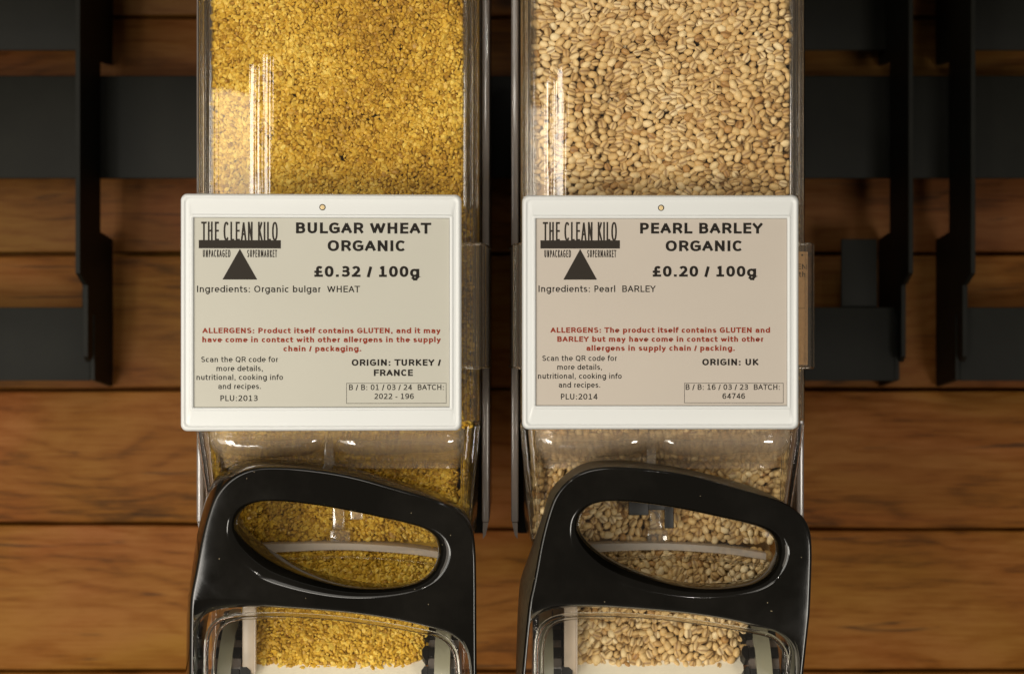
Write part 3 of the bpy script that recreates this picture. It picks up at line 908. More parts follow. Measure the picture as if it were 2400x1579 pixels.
def build_handle(lean):
    def ln(u, v):
        if lean:
            a = float(np.interp(v, [1050, 1566, 1900], [0, 45, 70]))
            b_ = float(np.interp(v, [600, 750, 1200, 1566, 1900], [0, 18, 38, 80, 115]))
            k = min(1, max(0, (u - 130) / 1730))
            u = u - (a + (b_ - a) * k)
        return u, v
    def conv(pts, Y, closed, n):
        sm = smooth_path(pts, closed, n)
        if closed:
            if lean: sm[:, 0] += 26 - 20 * (sm[:, 0] - 410) / 1230
            return [h5(p[0], p[1], Y) for p in sm]
        return [h5(*(ln(*p) if pts is not B_RIGHT else p), Y) for p in sm]
    bm = bmesh.new()
    n = 150
    def inset(loop, d, closed):
        P = np.array(loop)
        t = np.roll(P, -1, 0) - np.roll(P, 1, 0)
        if not closed:
            t[0] = P[1] - P[0]; t[-1] = P[-1] - P[-2]
        t /= np.linalg.norm(t, axis=1)[:, None]
        nn = np.stack([t[:, 1], -t[:, 0]], 1)      # path runs left bottom > top > right: inside is on the right
        return (P + nn * d).tolist()
    F = conv(F_PTS, 0, False, n)
    B = conv(B_RIGHT if lean else B_PTS, 40, False, n)
    V = lambda L, Y: [bm.verts.new((p[0], Y, p[1])) for p in L]
    oB2 = V(inset(B, 1.2, False), 41.0)
    oB = V(B, 39.6)
    mid = [((F[i][0] * .97 + B[i][0] * .03), (F[i][1] * .97 + B[i][1] * .03)) for i in range(n)]
    o1 = V(mid, 1.4)
    o2 = V(inset(F, .22, False), .62)
    o3 = V(inset(F, .62, False), .2)
    o4 = V(inset(F, 1.2, False), .02)
    o5 = V(inset(F, 1.5, False), 0)
    for a, b_ in zip((oB2, oB, o1, o2, o3, o4), (oB, o1, o2, o3, o4, o5)):
        k0 = len(bm.faces)
        bridge(bm, a, b_, False)
        if a is oB and lean:
            bm.faces.ensure_lookup_table()
            for f in bm.faces[k0:]: f.material_index = 1
    # hole
    Rl = conv(R_PTS, 0, True, n)
    Hl = conv(H_PTS, 7, True, n)
    Rv = V(Rl, 0)
    prev = Rv
    for k in range(1, 13):
        am = math.radians(80)
        a = am * k / 12
        f = math.sin(a) / math.sin(am)
        pts = [(Rl[i][0] + (Hl[i][0] - Rl[i][0]) * f, Rl[i][1] + (Hl[i][1] - Rl[i][1]) * f) for i in range(n)]
        dep = [.8 + .95 * math.hypot(Hl[i][0] - Rl[i][0], Hl[i][1] - Rl[i][1]) for i in range(n)]
        cur = [bm.verts.new((pts[i][0], dep[i] * (1 - math.cos(a)) / (1 - math.cos(am)), pts[i][1])) for i in range(n)]
        bridge(bm, prev, cur)
        prev = cur
    Hb = V([(p[0] + (p[0] - h5(1000, 790, 20)[0]) * .12, p[1] + (p[1] - h5(1000, 790, 20)[1]) * .2) for p in Hl], 41)
    bridge(bm, prev, Hb)
    # lower opening
    Sl = conv(S_PTS, 0, False, n)
    Tl = conv(T_PTS, 14, False, n)
    Sv = V(Sl, 0)
    S2 = V([(Sl[i][0] + (Tl[i][0] - Sl[i][0]) * .02, Sl[i][1] + (Tl[i][1] - Sl[i][1]) * .02) for i in range(n)], .35)
    bridge(bm, Sv, S2, False)
    prev = S2
    for k in range(1, 9):
        a = math.pi / 2 * k / 8
        f = .02 + .98 * math.sin(a)
        pts = [(Sl[i][0] + (Tl[i][0] - Sl[i][0]) * f, Sl[i][1] + (Tl[i][1] - Sl[i][1]) * f) for i in range(n)]
        cur = V(pts, .6 + 13.4 * (1 - math.cos(a)))
        bridge(bm, prev, cur, False)
        prev = cur
    Tb = V(inset(Tl, -.6, False), 41)
    bridge(bm, prev, Tb, False)
    # flat front, triangulated between its rims
    edges = set()
    def path_edges(vs, closed):
        for i in range(len(vs) if closed else len(vs) - 1):
            a, b_ = vs[i], vs[(i + 1) % len(vs)]
            e = bm.edges.get((a, b_)) or bm.edges.new((a, b_))
            edges.add(e)
    path_edges(o5, False); path_edges(Sv, False); path_edges(Rv, True)
    edges.add(bm.edges.new((o5[0], Sv[0]))); edges.add(bm.edges.new((o5[-1], Sv[-1])))
    bmesh.ops.triangle_fill(bm, use_beauty=True, edges=list(edges), normal=(0, -1, 0))
    # back
    edges = set()
    path_edges(oB2, False); path_edges(Tb, False); path_edges(Hb, True)
    edges.add(bm.edges.new((oB2[0], Tb[0]))); edges.add(bm.edges.new((oB2[-1], Tb[-1])))
    bmesh.ops.triangle_fill(bm, use_beauty=True, edges=list(edges), normal=(0, 1, 0))
    return bm

def profile_section():
    """hopper cross-section (x, y) from back left round the front to back right"""
    pts = [(-HW, 150), (-HW, 60)]
    us = np.linspace(-HW, HW, 90)
    pts += [(-HW, HY + sag(-HW) + 6)]
    for u in us:
        e = 0
        k = HW - abs(u)
        if k < 3: e = 3 - math.sqrt(max(0, 9 - (3 - k) ** 2))
        pts.append((u, HY + sag(u) + e))
    pts += [(HW, HY + sag(HW) + 6), (HW, 60), (HW, 150)]
    return pts

def extrude_open(bm, pts, z0, z1, nz=1):
    rows = []
    for k in range(nz + 1):
        z = z0 + (z1 - z0) * k / nz
        rows.append([bm.verts.new((p[0], p[1], z)) for p in pts])
    for a, b_ in zip(rows, rows[1:]): bridge(bm, a, b_, False)

ZTOP = 190.0
ZH0 = mmz(992, HY)     # bottom of the hopper
def dispenser(cx, label, right):
    root = empty('grain_dispenser', (cx, HY, 0))
    tag(root, label, 'dispenser', 'clear gravity dispensers on the rail')
    def fin(name, bm, mat, parent=root, smooth=None, recalc=True):
        off = Vector((0, HY, 0)) if parent is root else Vector((0, 0, 0))
        for v in bm.verts: v.co -= Vector((0, HY, 0))
        return from_bm(name, bm, mat, parent, smooth, recalc)
    # ---- hopper: thin clear shell
    bm = bmesh.new()
    extrude_open(bm, profile_section(), ZH0, ZTOP)
    hop = fin('hopper', bm, M['pane'], smooth=60)
    # ---- thick corner columns
    for s in (-1, 1):
        bm = bmesh.new()
        y0 = HY + sag(s * HW)
        yi = HY + sag(s * 62.2)
        pts = [(s * 62.4, yi + 1.0), (s * 65.5, yi + (y0 - yi) * .4 + .9), (s * 68.2, y0 + 2.0), (s * 68.8, y0 + 4), (s * 68.8, 52), (s * 66.4, 53), (s * 66.2, y0 + 10), (s * 64.6, y0 + 7), (s * 62.4, y0 + 6)]
        if s > 0: pts = pts[::-1]
        add_prism(bm, pts, ZH0 + 1, ZTOP - 1, 'z', 0.5)
        fin('corner_column', bm, M['solid'], smooth=35)
        bm = bmesh.new()
        for xx, yo, r in ((65.2, -.1, .8), (67.6, 1.0, .6)):
            yy = HY + sag(s * xx) + yo
            add_tube(bm, [(s * xx, yy, ZH0 + 1), (s * xx, yy, ZTOP - 1)], r, 10)
        fin('corner_rib', bm, M['bead'], smooth=60)
        # narrow moulded ridge beside the column
        bm = bmesh.new()
        add_tube(bm, [(s * 62.0, yi + .9, ZH0 + 1), (s * 62.0, yi + .9, ZTOP - 1)], 1.15, 14)
        fin('moulded_ridge', bm, M['ridge'], smooth=60)
    # ---- rear housing with wider flanges
    for s in (-1, 1):
        bm = bmesh.new()
        x0, x1 = sorted((s * 69.7, s * 73.4))
        add_box(bm, x0, x1, 56, 150, mmz(1222, 60), ZTOP, 1.0)
        xi, xo = s * 70.2, s * 73.0
        add_prism(bm, [(xi, mmz(1222, 60)), (xo, mmz(1222, 60)), (xo - s * 1.4, mmz(1252, 60)), (xi, mmz(1260, 60))][::s], 57, 149, 'y')
        fin('rear_flange', bm, M['smoky'], smooth=35)
    bm = bmesh.new()
    add_box(bm, -70, 70, 151, 250, mmz(1250, 150), ZTOP, 1.0)
    fin('rear_housing', bm, M['metal'], smooth=35)
    # ---- card sleeve
    bm = bmesh.new()
    z1, z0 = mmz(571, 20), mmz(862, 20)
    xs = 71.6
    sec = [(-xs - 2.6, 62), (-xs - .2, 26), (-xs + 2, 20.2), (xs - 2, 20.2), (xs + .2, 26), (xs + 2.6, 62)]
    extrude_open(bm, sec, z0, z1)
    slv = fin('card_sleeve', bm, M['sleeve'], smooth=25)
    bm = bmesh.new()
    for z in (z0, z1):
        add_tube(bm, [(x, y, z) for x, y in sec], 0.55, 8)
    for s in (-1, 1):
        add_tube(bm, [(s * (xs + .2), 26, z0), (s * (xs + .2), 26, z1)], .6, 8)
        add_tube(bm, [(s * (xs - 4), 21.2, z0), (s * (xs - 4), 21.2, z1)], .5, 8)
    for v in bm.verts: v.co -= Vector((0, 0, 0))
    fin('sleeve_rim', bm, M['bead'], slv, smooth=60)
    # ---- display mount between the sleeve and the display
    bm = bmesh.new()
    add_box(bm, -40, 40, 8 if not right else 15.7, 20.0, mmz(900), mmz(650), 1.0)
    fin('display_clip', bm, M['sheet'], smooth=35)
    # ---- funnel: front wall with a rolled shoulder, side walls
    prof = [(27.2, 985), (26.6, 1004), (25.5, 1016), (26.5, 1026), (30, 1040), (37, 1056), (43, 1068), (45.5, 1078), (46, 1088), (46, 1097)]
    th = [3.0] * len(prof)
    outer = [(Y, mmz(p, Y)) for Y, p in prof]
    inner = [(Y + 3.4, z - (0.6 if 2 < i < 8 else 0)) for i, (Y, z) in enumerate(outer)]
    bm = bmesh.new()
    nx = 40
    rows_o, rows_i = [], []
    for i in range(len(prof)):
        z = outer[i][1]
        k = min(1, max(0, (ZH0 - z) / 50.0))
        hw = 62.0 - 2.0 * k
        ro, ri = [], []
        for j in range(nx + 1):
            u = -1 + 2 * j / nx
            # shoulder sinks towards the middle rib and the corners are rounded over
            dz = -1.6 * (u * u) * (1 if 1 < i < 8 else 0) + 1.2 * math.exp(-(u / .12) ** 2) * (1 if 1 < i < 8 else 0)
            dy = 5.0 * max(0, abs(u) - .82) / .18 * max(0, (abs(u) - .82) / .18)
            ro.append(bm.verts.new((u * hw, outer[i][0] + dy, z + dz)))
            ri.append(bm.verts.new((u * (hw - .5), inner[i][0] + dy, inner[i][1] + dz)))
        rows_o.append(ro); rows_i.append(ri)
    for a, b_ in zip(rows_o, rows_o[1:]): bridge(bm, a, b_, False)
    for a, b_ in zip(rows_i, rows_i[1:]): bridge(bm, b_, a, False)
    bridge(bm, rows_i[0], rows_o[0], False); bridge(bm, rows_o[-1], rows_i[-1], False)
    for e in (0, -1):
        for i in range(len(prof) - 1):
            q = (rows_o[i][e], rows_o[i + 1][e], rows_i[i + 1][e], rows_i[i][e])
            bm.faces.new(q if e == 0 else q[::-1])
    fun = fin('funnel', bm, M['funnel'], smooth=60)
    bm = bmesh.new()
    zz0, zz1 = mmz(1290, 47), mmz(1097, 47) - .1
    bm.faces.new([bm.verts.new(p) for p in ((-60, 47.5, zz0), (60, 47.5, zz0), (60, 47.5, zz1), (-60, 47.5, zz1))])
    fin('funnel_pane', bm, M['sheet'], fun)
    for s in (-1, 1):
        # slanted side wall and the wedge shaped corner moulding in front of it
        bm = bmesh.new()
        zt, zb = ZH0 - .5, mmz(1262, 60)
        def quad_prism(a, b_):
            lo = [bm.verts.new((s * x, y, zb)) for x, y in b_]
            hi = [bm.verts.new((s * x, y, zt)) for x, y in a]
            k = len(a)
            bm.faces.new(lo); bm.faces.new(hi[::-1])
            for i in range(k): bm.faces.new((lo[i], hi[i], hi[(i + 1) % k], lo[(i + 1) % k]))
        quad_prism([(66.2, 33), (68.8, 34), (68.8, 95), (66.6, 95)], [(60.6, 47), (63.2, 48), (66.0, 95), (64.0, 95)])
        quad_prism([(62.4, 29.5), (65.6, 30.5), (65.8, 40), (62.6, 39)], [(59.6, 47.5), (60.3, 47.8), (60.4, 58), (59.7, 58)])
        es = list({e for f in bm.faces for e in f.edges})
        bmesh.ops.bevel(bm, geom=es, offset=.4, segments=2, profile=.5, affect='EDGES')
        fin('side_wall', bm, M['solid'], smooth=35)
    for s in (-1, 1):
        xa, xb = (-60.5, h5(935, 0, 30)[0]) if s < 0 else (h5(1012, 0, 30)[0], 60.5)
        bm = bmesh.new()
        m, q = 36, 14
        rows = []
        for j in range(m + 1):
            t = j / m
            e = min(1, 4.5 * min(t, 1 - t))
            e = math.sqrt(max(0.0, 1 - (1 - e) ** 2)) * .9 + .1
            x = xa + (xb - xa) * t
            zc = mmz(1040 + 3 * math.sin(t * 5 + s) + (9 * (t if s > 0 else 1 - t)) * 0, 28) - .8 * math.sin(math.pi * t)
            w = .25 * math.sin(t * 17)
            rows.append([bm.verts.new((x, 29.5 - 5.2 * e * math.sin(math.pi * k / q) + 5 * k / q, zc + (5.6 + w) * e * math.cos(math.pi * k / q))) for k in range(q + 1)])
        for a, b_ in zip(rows, rows[1:]): bridge(bm, a, b_, False)
        fin('shoulder_roll', bm, M['roll'], fun, smooth=60)
        bm = bmesh.new()
        add_tube(bm, [(xa + (xb - xa) * k / 20, 42.6, mmz(1081, 42) + .35 * math.sin(k * .55)) for k in range(21)], .38, 8)
        fin('shoulder_ridge', bm, M['bead'], fun, smooth=60)
        bm = bmesh.new()
        add_tube(bm, [(s * 68.6, 33.5, ZH0 - 1), (s * 67.2, 37, mmz(1070, 37)), (s * 63.0, 47, mmz(1262, 47))], .55, 8)
        add_tube(bm, [(s * 62.6, 28.5, ZH0 - 2), (s * 61.2, 34, mmz(1030, 34)), (s * 60.2, 43, mmz(1072, 43)), (s * 59.6, 46.5, mmz(1262, 46))], .6, 8)
        fin('corner_bead', bm, M['bead'], fun, smooth=60)
    # middle rib
    bm = bmesh.new()
    x0, x1 = h5(950, 0, 44)[0], h5(1006, 0, 44)[0]
    add_box(bm, x0, x1, 37, 45, mmz(1092, 42), mmz(1012, 42), .5)
    x0, x1 = h5(990, 0, 50)[0], h5(1068, 0, 50)[0]
    add_box(bm, x0, x1, 49, 54, mmz(1240, 50), mmz(1085, 50), .6)
    fin('middle_rib', bm, M['rib'], smooth=35)
    # latch clip behind the handle: clear on one dispenser, black on the other
    bm = bmesh.new()
    def zb5(u0, u1, v0, v1, y0, y1, ym, bev=.3):
        a = h5(u0, v0, ym); b_ = h5(u1, v1, ym)
        add_box(bm, a[0], b_[0], y0, y1, b_[1], a[1], bev)
    if right:
        off = 0
        zb5(843, 965, 500, 592, 42.2, 45.6, 43)
        zb5(963, 1066, 500, 560, 42.6, 45.4, 43)
        zb5(1064, 1118, 500, 672, 42.2, 45.6, 43)
        fin('latch_clip', bm, M['cog'], smooth=35)
    else:
        zb5(1100, 1176, 500, 618, 42.2, 45.6, 43)
        fin('latch_clip', bm, M['rib'], smooth=35)
    bm = bmesh.new()
    zb5(975, 1100, 682, 758, 49, 56, 50, .6)
    fin('stop_block', bm, M['rib'], smooth=35)
    # frosted arched band of the drum
    bm = bmesh.new()
    top = smooth_path([(330, 800), (500, 772), (700, 764), (1050, 761), (1300, 772), (1500, 790), (1700, 822)], False, 40)
    bot = smooth_path([(330, 866), (500, 834), (700, 820), (1050, 808), (1300, 820), (1500, 838), (1700, 868)], False, 40)
    A = [h5(*p, 49) for p in top]; Bq = [h5(*p, 49) for p in bot]
    rows = [[bm.verts.new((p[0], y, p[1] + dz)) for p in L] for L, y, dz in ((A, 62, .5), (A, 49.6, 0), (A, 49, -.4), (Bq, 49, .4), (Bq, 49.6, 0), (Bq, 62, -.5))]
    for a, b_ in zip(rows, rows[1:]): bridge(bm, a, b_, False)
    fin('drum_band', bm, M['frost'], smooth=35)
    bm = bmesh.new()
    add_tube(bm, [(p[0], 49.5, p[1] - 3.2) for p in Bq], .5, 8)
    fin('drum_ridge', bm, M['bead'], smooth=60)
    # ---- lower valve chamber
    bm = bmesh.new()
    cov = smooth_path([(160, 1900), (162, 1566), (158, 1400), (168, 1305), (190, 1240), (230, 1200), (295, 1174), (400, 1158), (600, 1155), (800, 1166), (1000, 1181), (1200, 1201), (1400, 1232), (1600, 1277), (1705, 1308), (1770, 1360), (1808, 1430), (1822, 1510), (1826, 1600), (1826, 1900)], False, 80)
    C0 = [h5(*p, 24) for p in cov]
    vs = [bm.verts.new((p[0], 24, p[1])) for p in C0]
    bm.faces.new(vs)
    cover = fin('valve_cover', bm, M['sheet'])
    bm = bmesh.new()
    bd = smooth_path([(212, 1900), (214, 1566), (216, 1420), (226, 1330), (250, 1275), (300, 1235), (360, 1215), (430, 1206), (560, 1202), (700, 1203), (1000, 1223), (1300, 1263), (1500, 1298), (1640, 1330), (1700, 1370), (1738, 1430), (1752, 1500), (1756, 1600), (1758, 1900)], False, 110)
    add_tube(bm, [(h5(*p, 20)[0], 20 + 1.0, h5(*p, 20)[1]) for p in bd], 1.15, 12)
    bd2 = [(h5(u, v, 24)[0], 25.5, h5(u, v, 24)[1]) for u, v in smooth_path([(262, 1900), (264, 1566), (266, 1430), (276, 1350), (300, 1295), (340, 1258), (400, 1236), (480, 1226), (700, 1226)], False, 60)]
    add_tube(bm, bd2, .6, 10)
    fin('cover_bead', bm, M['bead'], cover, smooth=60)
    # pale inner panels
    bm = bmesh.new()
    a, b_ = h5(438, 0, 40)[0], h5(520, 0, 40)[0]
    add_box(bm, a, b_, 40, 44, -165, mmz(1418, 40), .4)
    fin('inner_panel', bm, M['pale'], smooth=35)
    bm = bmesh.new()
    add_tube(bm, [(b_ - .3, 39.6, -165), (b_ - .3, 39.6, mmz(1425, 40))], .45, 8)
    fin('panel_edge', bm, M['frost'], smooth=60)
    # rollers: milky ring between toothed black discs, axis across
    for s, (ru0, ru1), d1, d2, (t0, t1) in ((-1, (275, 360), (240, 276), (362, 416), (418, 482)), (1, (1612, 1708), (1712, 1760), (1572, 1612), (1533, 1572))):
        Yc, Rr = 74.0, 40.0
        zc = mmz(1648, 40)
        wh = empty('valve_wheel', (h5((ru0 + ru1) / 2, 0, 34)[0], Yc - HY, zc))
        wh.parent = root
        xo = h5((ru0 + ru1) / 2, 0, 34)[0]
        def ringbar(bm, x0, x1, r0, r1, a0=0, a1=360, seg=64):
            closed = a1 - a0 >= 360
            m = seg if closed else max(2, int(seg * (a1 - a0) / 360))
            loops = []
            for x, r in ((x0, r0), (x0, r1), (x1, r1), (x1, r0)):
                loops.append([bm.verts.new((x - xo, -math.cos(math.radians(a0 + (a1 - a0) * k / m)) * r, math.sin(math.radians(a0 + (a1 - a0) * k / m)) * r)) for k in range(m if closed else m + 1)])
            for i in range(4): bridge(bm, loops[i], loops[(i + 1) % 4], closed)
            if not closed:
                bm.faces.new([l[0] for l in loops]); bm.faces.new([l[-1] for l in loops][::-1])
        bm = bmesh.new()
        ringbar(bm, h5(ru0, 0, 34)[0], h5(ru1, 0, 34)[0], 34, Rr)
        o = from_bm('ring', bm, M['milky'], wh, smooth=40)
        bm = bmesh.new()
        ringbar(bm, h5(d1[0], 0, 36)[0], h5(d1[1], 0, 36)[0], 20, Rr - 3.2)
        ringbar(bm, h5(d2[0], 0, 36)[0], h5(d2[1], 0, 36)[0], 20, Rr - 3.2)
        from_bm('drum', bm, M['smoky'], wh, smooth=40)
        bm = bmesh.new()
        step = 16.4
        for k in range(int(360 / step)):
            a0 = k * step + 2.5
            ringbar(bm, h5(d1[0], 0, 36)[0] + .2, h5(d1[1], 0, 36)[0] - .2, Rr - 3.0, Rr - .8, a0, a0 + 7.5, 96)
            ringbar(bm, h5(d2[0], 0, 36)[0] + .2, h5(d2[1], 0, 36)[0] - .2, Rr - 3.0, Rr - .8, a0, a0 + 7.5, 96)
            xa, xb = h5(t0, 0, 36)[0], h5(t1, 0, 36)[0]
            # tapered tooth
            vs = []
            near, far = (xa, xb) if s < 0 else (xb, xa)
            for x, aa, ab in ((near, a0 - 1.5, a0 + 9.5), ((near * .45 + far * .55), a0 - 1.5, a0 + 9.5), (far, a0 + 2.5, a0 + 6.5)):
                for r in (Rr - 9, Rr - 1.5):
                    for ang in (aa, ab):
                        vs.append(bm.verts.new((x - xo, -math.cos(math.radians(ang)) * r, math.sin(math.radians(ang)) * r)))
            for b0 in (0, 4):
                q = vs[b0:b0 + 8]
                for f in ((0, 1, 5, 4), (2, 6, 7, 3), (0, 4, 6, 2), (1, 3, 7, 5)):
                    bm.faces.new([q[i] for i in f])
            bm.faces.new([vs[i] for i in (0, 2, 3, 1)]); bm.faces.new([vs[i] for i in (8, 9, 11, 10)])
        from_bm('tooth_ring', bm, M['cog'], wh)
    # chute floor
    bm = bmesh.new()
    add_prism(bm, [(70, mmz(1440, 70)), (34, mmz(1650, 34)), (38, mmz(1700, 38)), (74, mmz(1440, 70))], h5(500, 0, 50)[0], h5(1560, 0, 50)[0], 'x')
    fin('chute', bm, M['cream'], smooth=35)
    # body sides behind the chamber
    for s in (-1, 1):
        bm = bmesh.new()
        x0, x1 = sorted((s * 60.5, s * 63))
        add_box(bm, x0, x1, 42, 100, -180, mmz(1264, 60), .6)
        fin('valve_side', bm, M['sheet'], smooth=35)
    # ---- black handle
    hb = build_handle(55 if right else 0)
    ho = fin('handle', hb, M['black'], smooth=38)
    if right: ho.data.materials.append(M['dusty'])
    return root
dispenser(CL, 'clear left dispenser with black loop handle, full of golden bulgur wheat', False)
dispenser(CR, 'clear right dispenser with black loop handle, full of pale pearl barley', True)

# kraft card slipped into the right dispenser's sleeve
root = empty('card', (CR, 22.6, 0))
tag(root, 'brown kraft paper card tucked in the clear sleeve of the barley dispenser', 'card')
bm = bmesh.new()
cx1 = mmx(1893, 22.6) - CR
add_box(bm, -64, cx1, -.2, .2, mmz(855, 22.6), mmz(590, 22.6))
from_bm('paper', bm, M['kraft'], root)
bm = bmesh.new()
xr = mmx(1889, 22.6) - CR
add_text(bm, 'EN', xr - 4.2, xr, mmz(631, 22.6), 2.5, -.24)
add_text(bm, 'ith', xr - 4.2, xr - .3, mmz(649, 22.6), 2.5, -.24)
xd = mmx(1880, 22.6) - CR
bm.faces.new([bm.verts.new((xd + .5 * math.cos(a), -.24, mmz(598, 22.6) + .5 * math.sin(a))) for a in [k * math.pi / 6 for k in range(12)]])
bm.faces.new([bm.verts.new(p) for p in ((xd - 6, -.24, mmz(722, 22.6)), (xr, -.24, mmz(722, 22.6)), (xr, -.24, mmz(723, 22.6)), (xd - 6, -.24, mmz(723, 22.6)))])
face_front(bm)
from_bm('printed_text', bm, M['ink'], root, recalc=False)

# ================================================================== GRAINS
def relax(P, r, iters, box):
    """push points apart until neighbours sit about r apart (numpy, cell by cell)"""
    P = P.copy()
    x0, x1, z0, z1 = box
    for it in range(iters):
        order = np.argsort(P[:, 1])
        P = P[order]
        n = len(P)
        disp = np.zeros_like(P)
        zs = P[:, 1]
        hi = np.searchsorted(zs, zs + r)
        K = int((hi - np.arange(n)).max())
        for k in range(1, K):
            d = P[k:] - P[:-k]
            L = np.hypot(d[:, 0], d[:, 1]) + 1e-9
            w = np.clip((r - L) / r, 0, 1) * 0.42
            m = w > 0
            push = (d / L[:, None]) * (w * r * .5)[:, None]
            disp[k:][m] += push[m]
            disp[:-k][m] -= push[m]
        P += disp
        P[:, 0] = np.clip(P[:, 0], x0, x1)
        P[:, 1] = np.clip(P[:, 1], z0, z1)
    return P

def scatter(w0, w1, z0, z1, spacing, aniso, iters):
    X0, X1 = w0 / aniso, w1 / aniso
    area = (X1 - X0) * (z1 - z0)
    n = int(area / (spacing ** 2 * .866) * 1.0)
    P = np.stack([RNG.uniform(X0, X1, n), RNG.uniform(z0, z1, n)], 1)
    if iters: P = relax(P, spacing * 1.06, iters, (X0, X1, z0, z1))
    P[:, 0] *= aniso
    return P

def rotations(n, theta, tilt, roll):
    """matrices whose local x (long axis) lies near the pane, y away from it"""
    ct, st = np.cos(theta), np.sin(theta)
    Rz = np.zeros((n, 3, 3)); Rz[:, 0, 0] = ct; Rz[:, 0, 2] = -st; Rz[:, 2, 0] = st; Rz[:, 2, 2] = ct; Rz[:, 1, 1] = 1
    c2, s2 = np.cos(tilt), np.sin(tilt)
    Rt = np.zeros((n, 3, 3)); Rt[:, 0, 0] = c2; Rt[:, 0, 1] = -s2; Rt[:, 1, 0] = s2; Rt[:, 1, 1] = c2; Rt[:, 2, 2] = 1
    c3, s3 = np.cos(roll), np.sin(roll)
    Rr = np.zeros((n, 3, 3)); Rr[:, 0, 0] = 1; Rr[:, 1, 1] = c3; Rr[:, 1, 2] = -s3; Rr[:, 2, 1] = s3; Rr[:, 2, 2] = c3
    return Rz @ Rt @ Rr

def assemble(name, protos, pos, rot, scl, pick, tint, mat, label, cat, core_boxes, core_tint, smooth=True):
    V, F, C = [], [], []
    base = 0
    for k, (pv, pf, pc) in enumerate(protos):
        idx = np.where(pick == k)[0]
        if len(idx) == 0: continue
        v = pv[None] * scl[idx][:, None, :]
        v = np.einsum('nij,nkj->nki', rot[idx], v) + pos[idx][:, None, :]
        m = len(pv)
        f = pf[None] + (base + np.arange(len(idx)) * m)[:, None, None]
        c = np.zeros((len(idx), m, 4), np.float32)
        c[:, :, 0] = tint[idx][:, None]
        c[:, :, 1] = pc[None]
        c[:, :, 3] = 1
        V.append(v.reshape(-1, 3)); F.append(f.reshape(-1, pf.shape[1])); C.append(c.reshape(-1, 4))
        base += len(idx) * m
    width = F[0].shape[1]
    for (x0, x1, y0, y1, z0, z1) in core_boxes:      # the mass of grain further in
        bv = np.array([(x, y, z) for x in (x0, x1) for y in (y0, y1) for z in (z0, z1)], float)
        bf = np.array([(0, 1, 3, 2), (4, 6, 7, 5), (0, 4, 5, 1), (2, 3, 7, 6), (0, 2, 6, 4), (1, 5, 7, 3)])
        if width == 3: bf = np.concatenate([bf[:, [0, 1, 2]], bf[:, [0, 2, 3]]])
        V.append(bv); F.append(bf + base)
        c = np.zeros((8, 4), np.float32); c[:, 0] = core_tint; c[:, 3] = 1
        C.append(c); base += 8
    V = np.concatenate(V) * MM; F = np.concatenate(F); C = np.concatenate(C)
    me = bpy.data.meshes.new(name)
    me.vertices.add(len(V)); me.vertices.foreach_set('co', V.astype(np.float32).ravel())
    me.loops.add(F.size); me.loops.foreach_set('vertex_index', F.astype(np.int32).ravel())
    me.polygons.add(len(F)); me.polygons.foreach_set('loop_start', (np.arange(len(F)) * width).astype(np.int32))
    me.polygons.foreach_set('use_smooth', np.full(len(F), smooth))
    at = me.attributes.new('tint', 'FLOAT_COLOR', 'POINT')
    at.data.foreach_set('color', C.ravel())
    me.update(calc_edges=True)
    me.materials.append(mat)
    o = bpy.data.objects.new(name, me)
    COL.objects.link(o)
    return tag(o, label, cat, kind='stuff')

def ico(sub):
    bm = bmesh.new()
    bmesh.ops.create_icosphere(bm, subdivisions=sub, radius=1)
    v = np.array([x.co[:] for x in bm.verts]); f = np.array([[q.index for q in p.verts] for p in bm.faces])
    bm.free()
    return v, f

def bulgur_protos(k=10):
    d, f = ico(2)
    out = []
    for _ in range(k):
        nrm = RNG.normal(size=(9, 3)); nrm /= np.linalg.norm(nrm, axis=1)[:, None]
        off = RNG.uniform(.5, 1.0, 9)
        r = np.min(np.where(d @ nrm.T > .05, off[None] / np.maximum(d @ nrm.T, .05), 1.25), axis=1)
        r = np.minimum(r, 1.15)
        out.append((d * r[:, None], f, np.zeros(len(d))))
    return out

def barley_protos(k=4):
    out = []
    nr, ns = 11, 16
    for j in range(k):
        vs, cs = [], []
        for i in range(nr + 1):
            t = -1 + 2 * i / nr
            t = math.sin(t * math.pi / 2)
            rad = math.sqrt(max(0.0, 1 - abs(t) ** 2.3)) * (1 - .10 * t * (1 if j % 2 else .3))
            rad = max(rad, .03)
            for s in range(ns):
                a = 2 * math.pi * s / ns
                g = abs((a - math.pi * 1.5 + math.pi) % (2 * math.pi) - math.pi)     # angle from the belly (local -y)
                cr = math.exp(-(g / .33) ** 2) * (1 if abs(t) < .97 else .3)
                rr = rad * (1 - .30 * cr)
                y = rr * math.sin(a); z = rr * math.cos(a)
                bulge = .07 * noise.noise(Vector((t * 2.3, y * 2 + j * 9, z * 2)))
                vs.append((t * (1 + bulge * .4), y * (1 + bulge), z * (1 + bulge)))
                cs.append(min(1, cr * 1.1) * .9 + max(0, (abs(t) - .93)) * 3)
        fs = []
        for i in range(nr):
            for s in range(ns):
                fs.append((i * ns + s, i * ns + (s + 1) % ns, (i + 1) * ns + (s + 1) % ns, (i + 1) * ns + s))
        out.append((np.array(vs), np.array(fs), np.clip(np.array(cs), 0, 1)))
    return out

SAGV = np.vectorize(sag)
def lowfreq(P, s, seed):
    return np.array([noise.noise(Vector((p[0] * s, p[1] * s, seed))) for p in P])

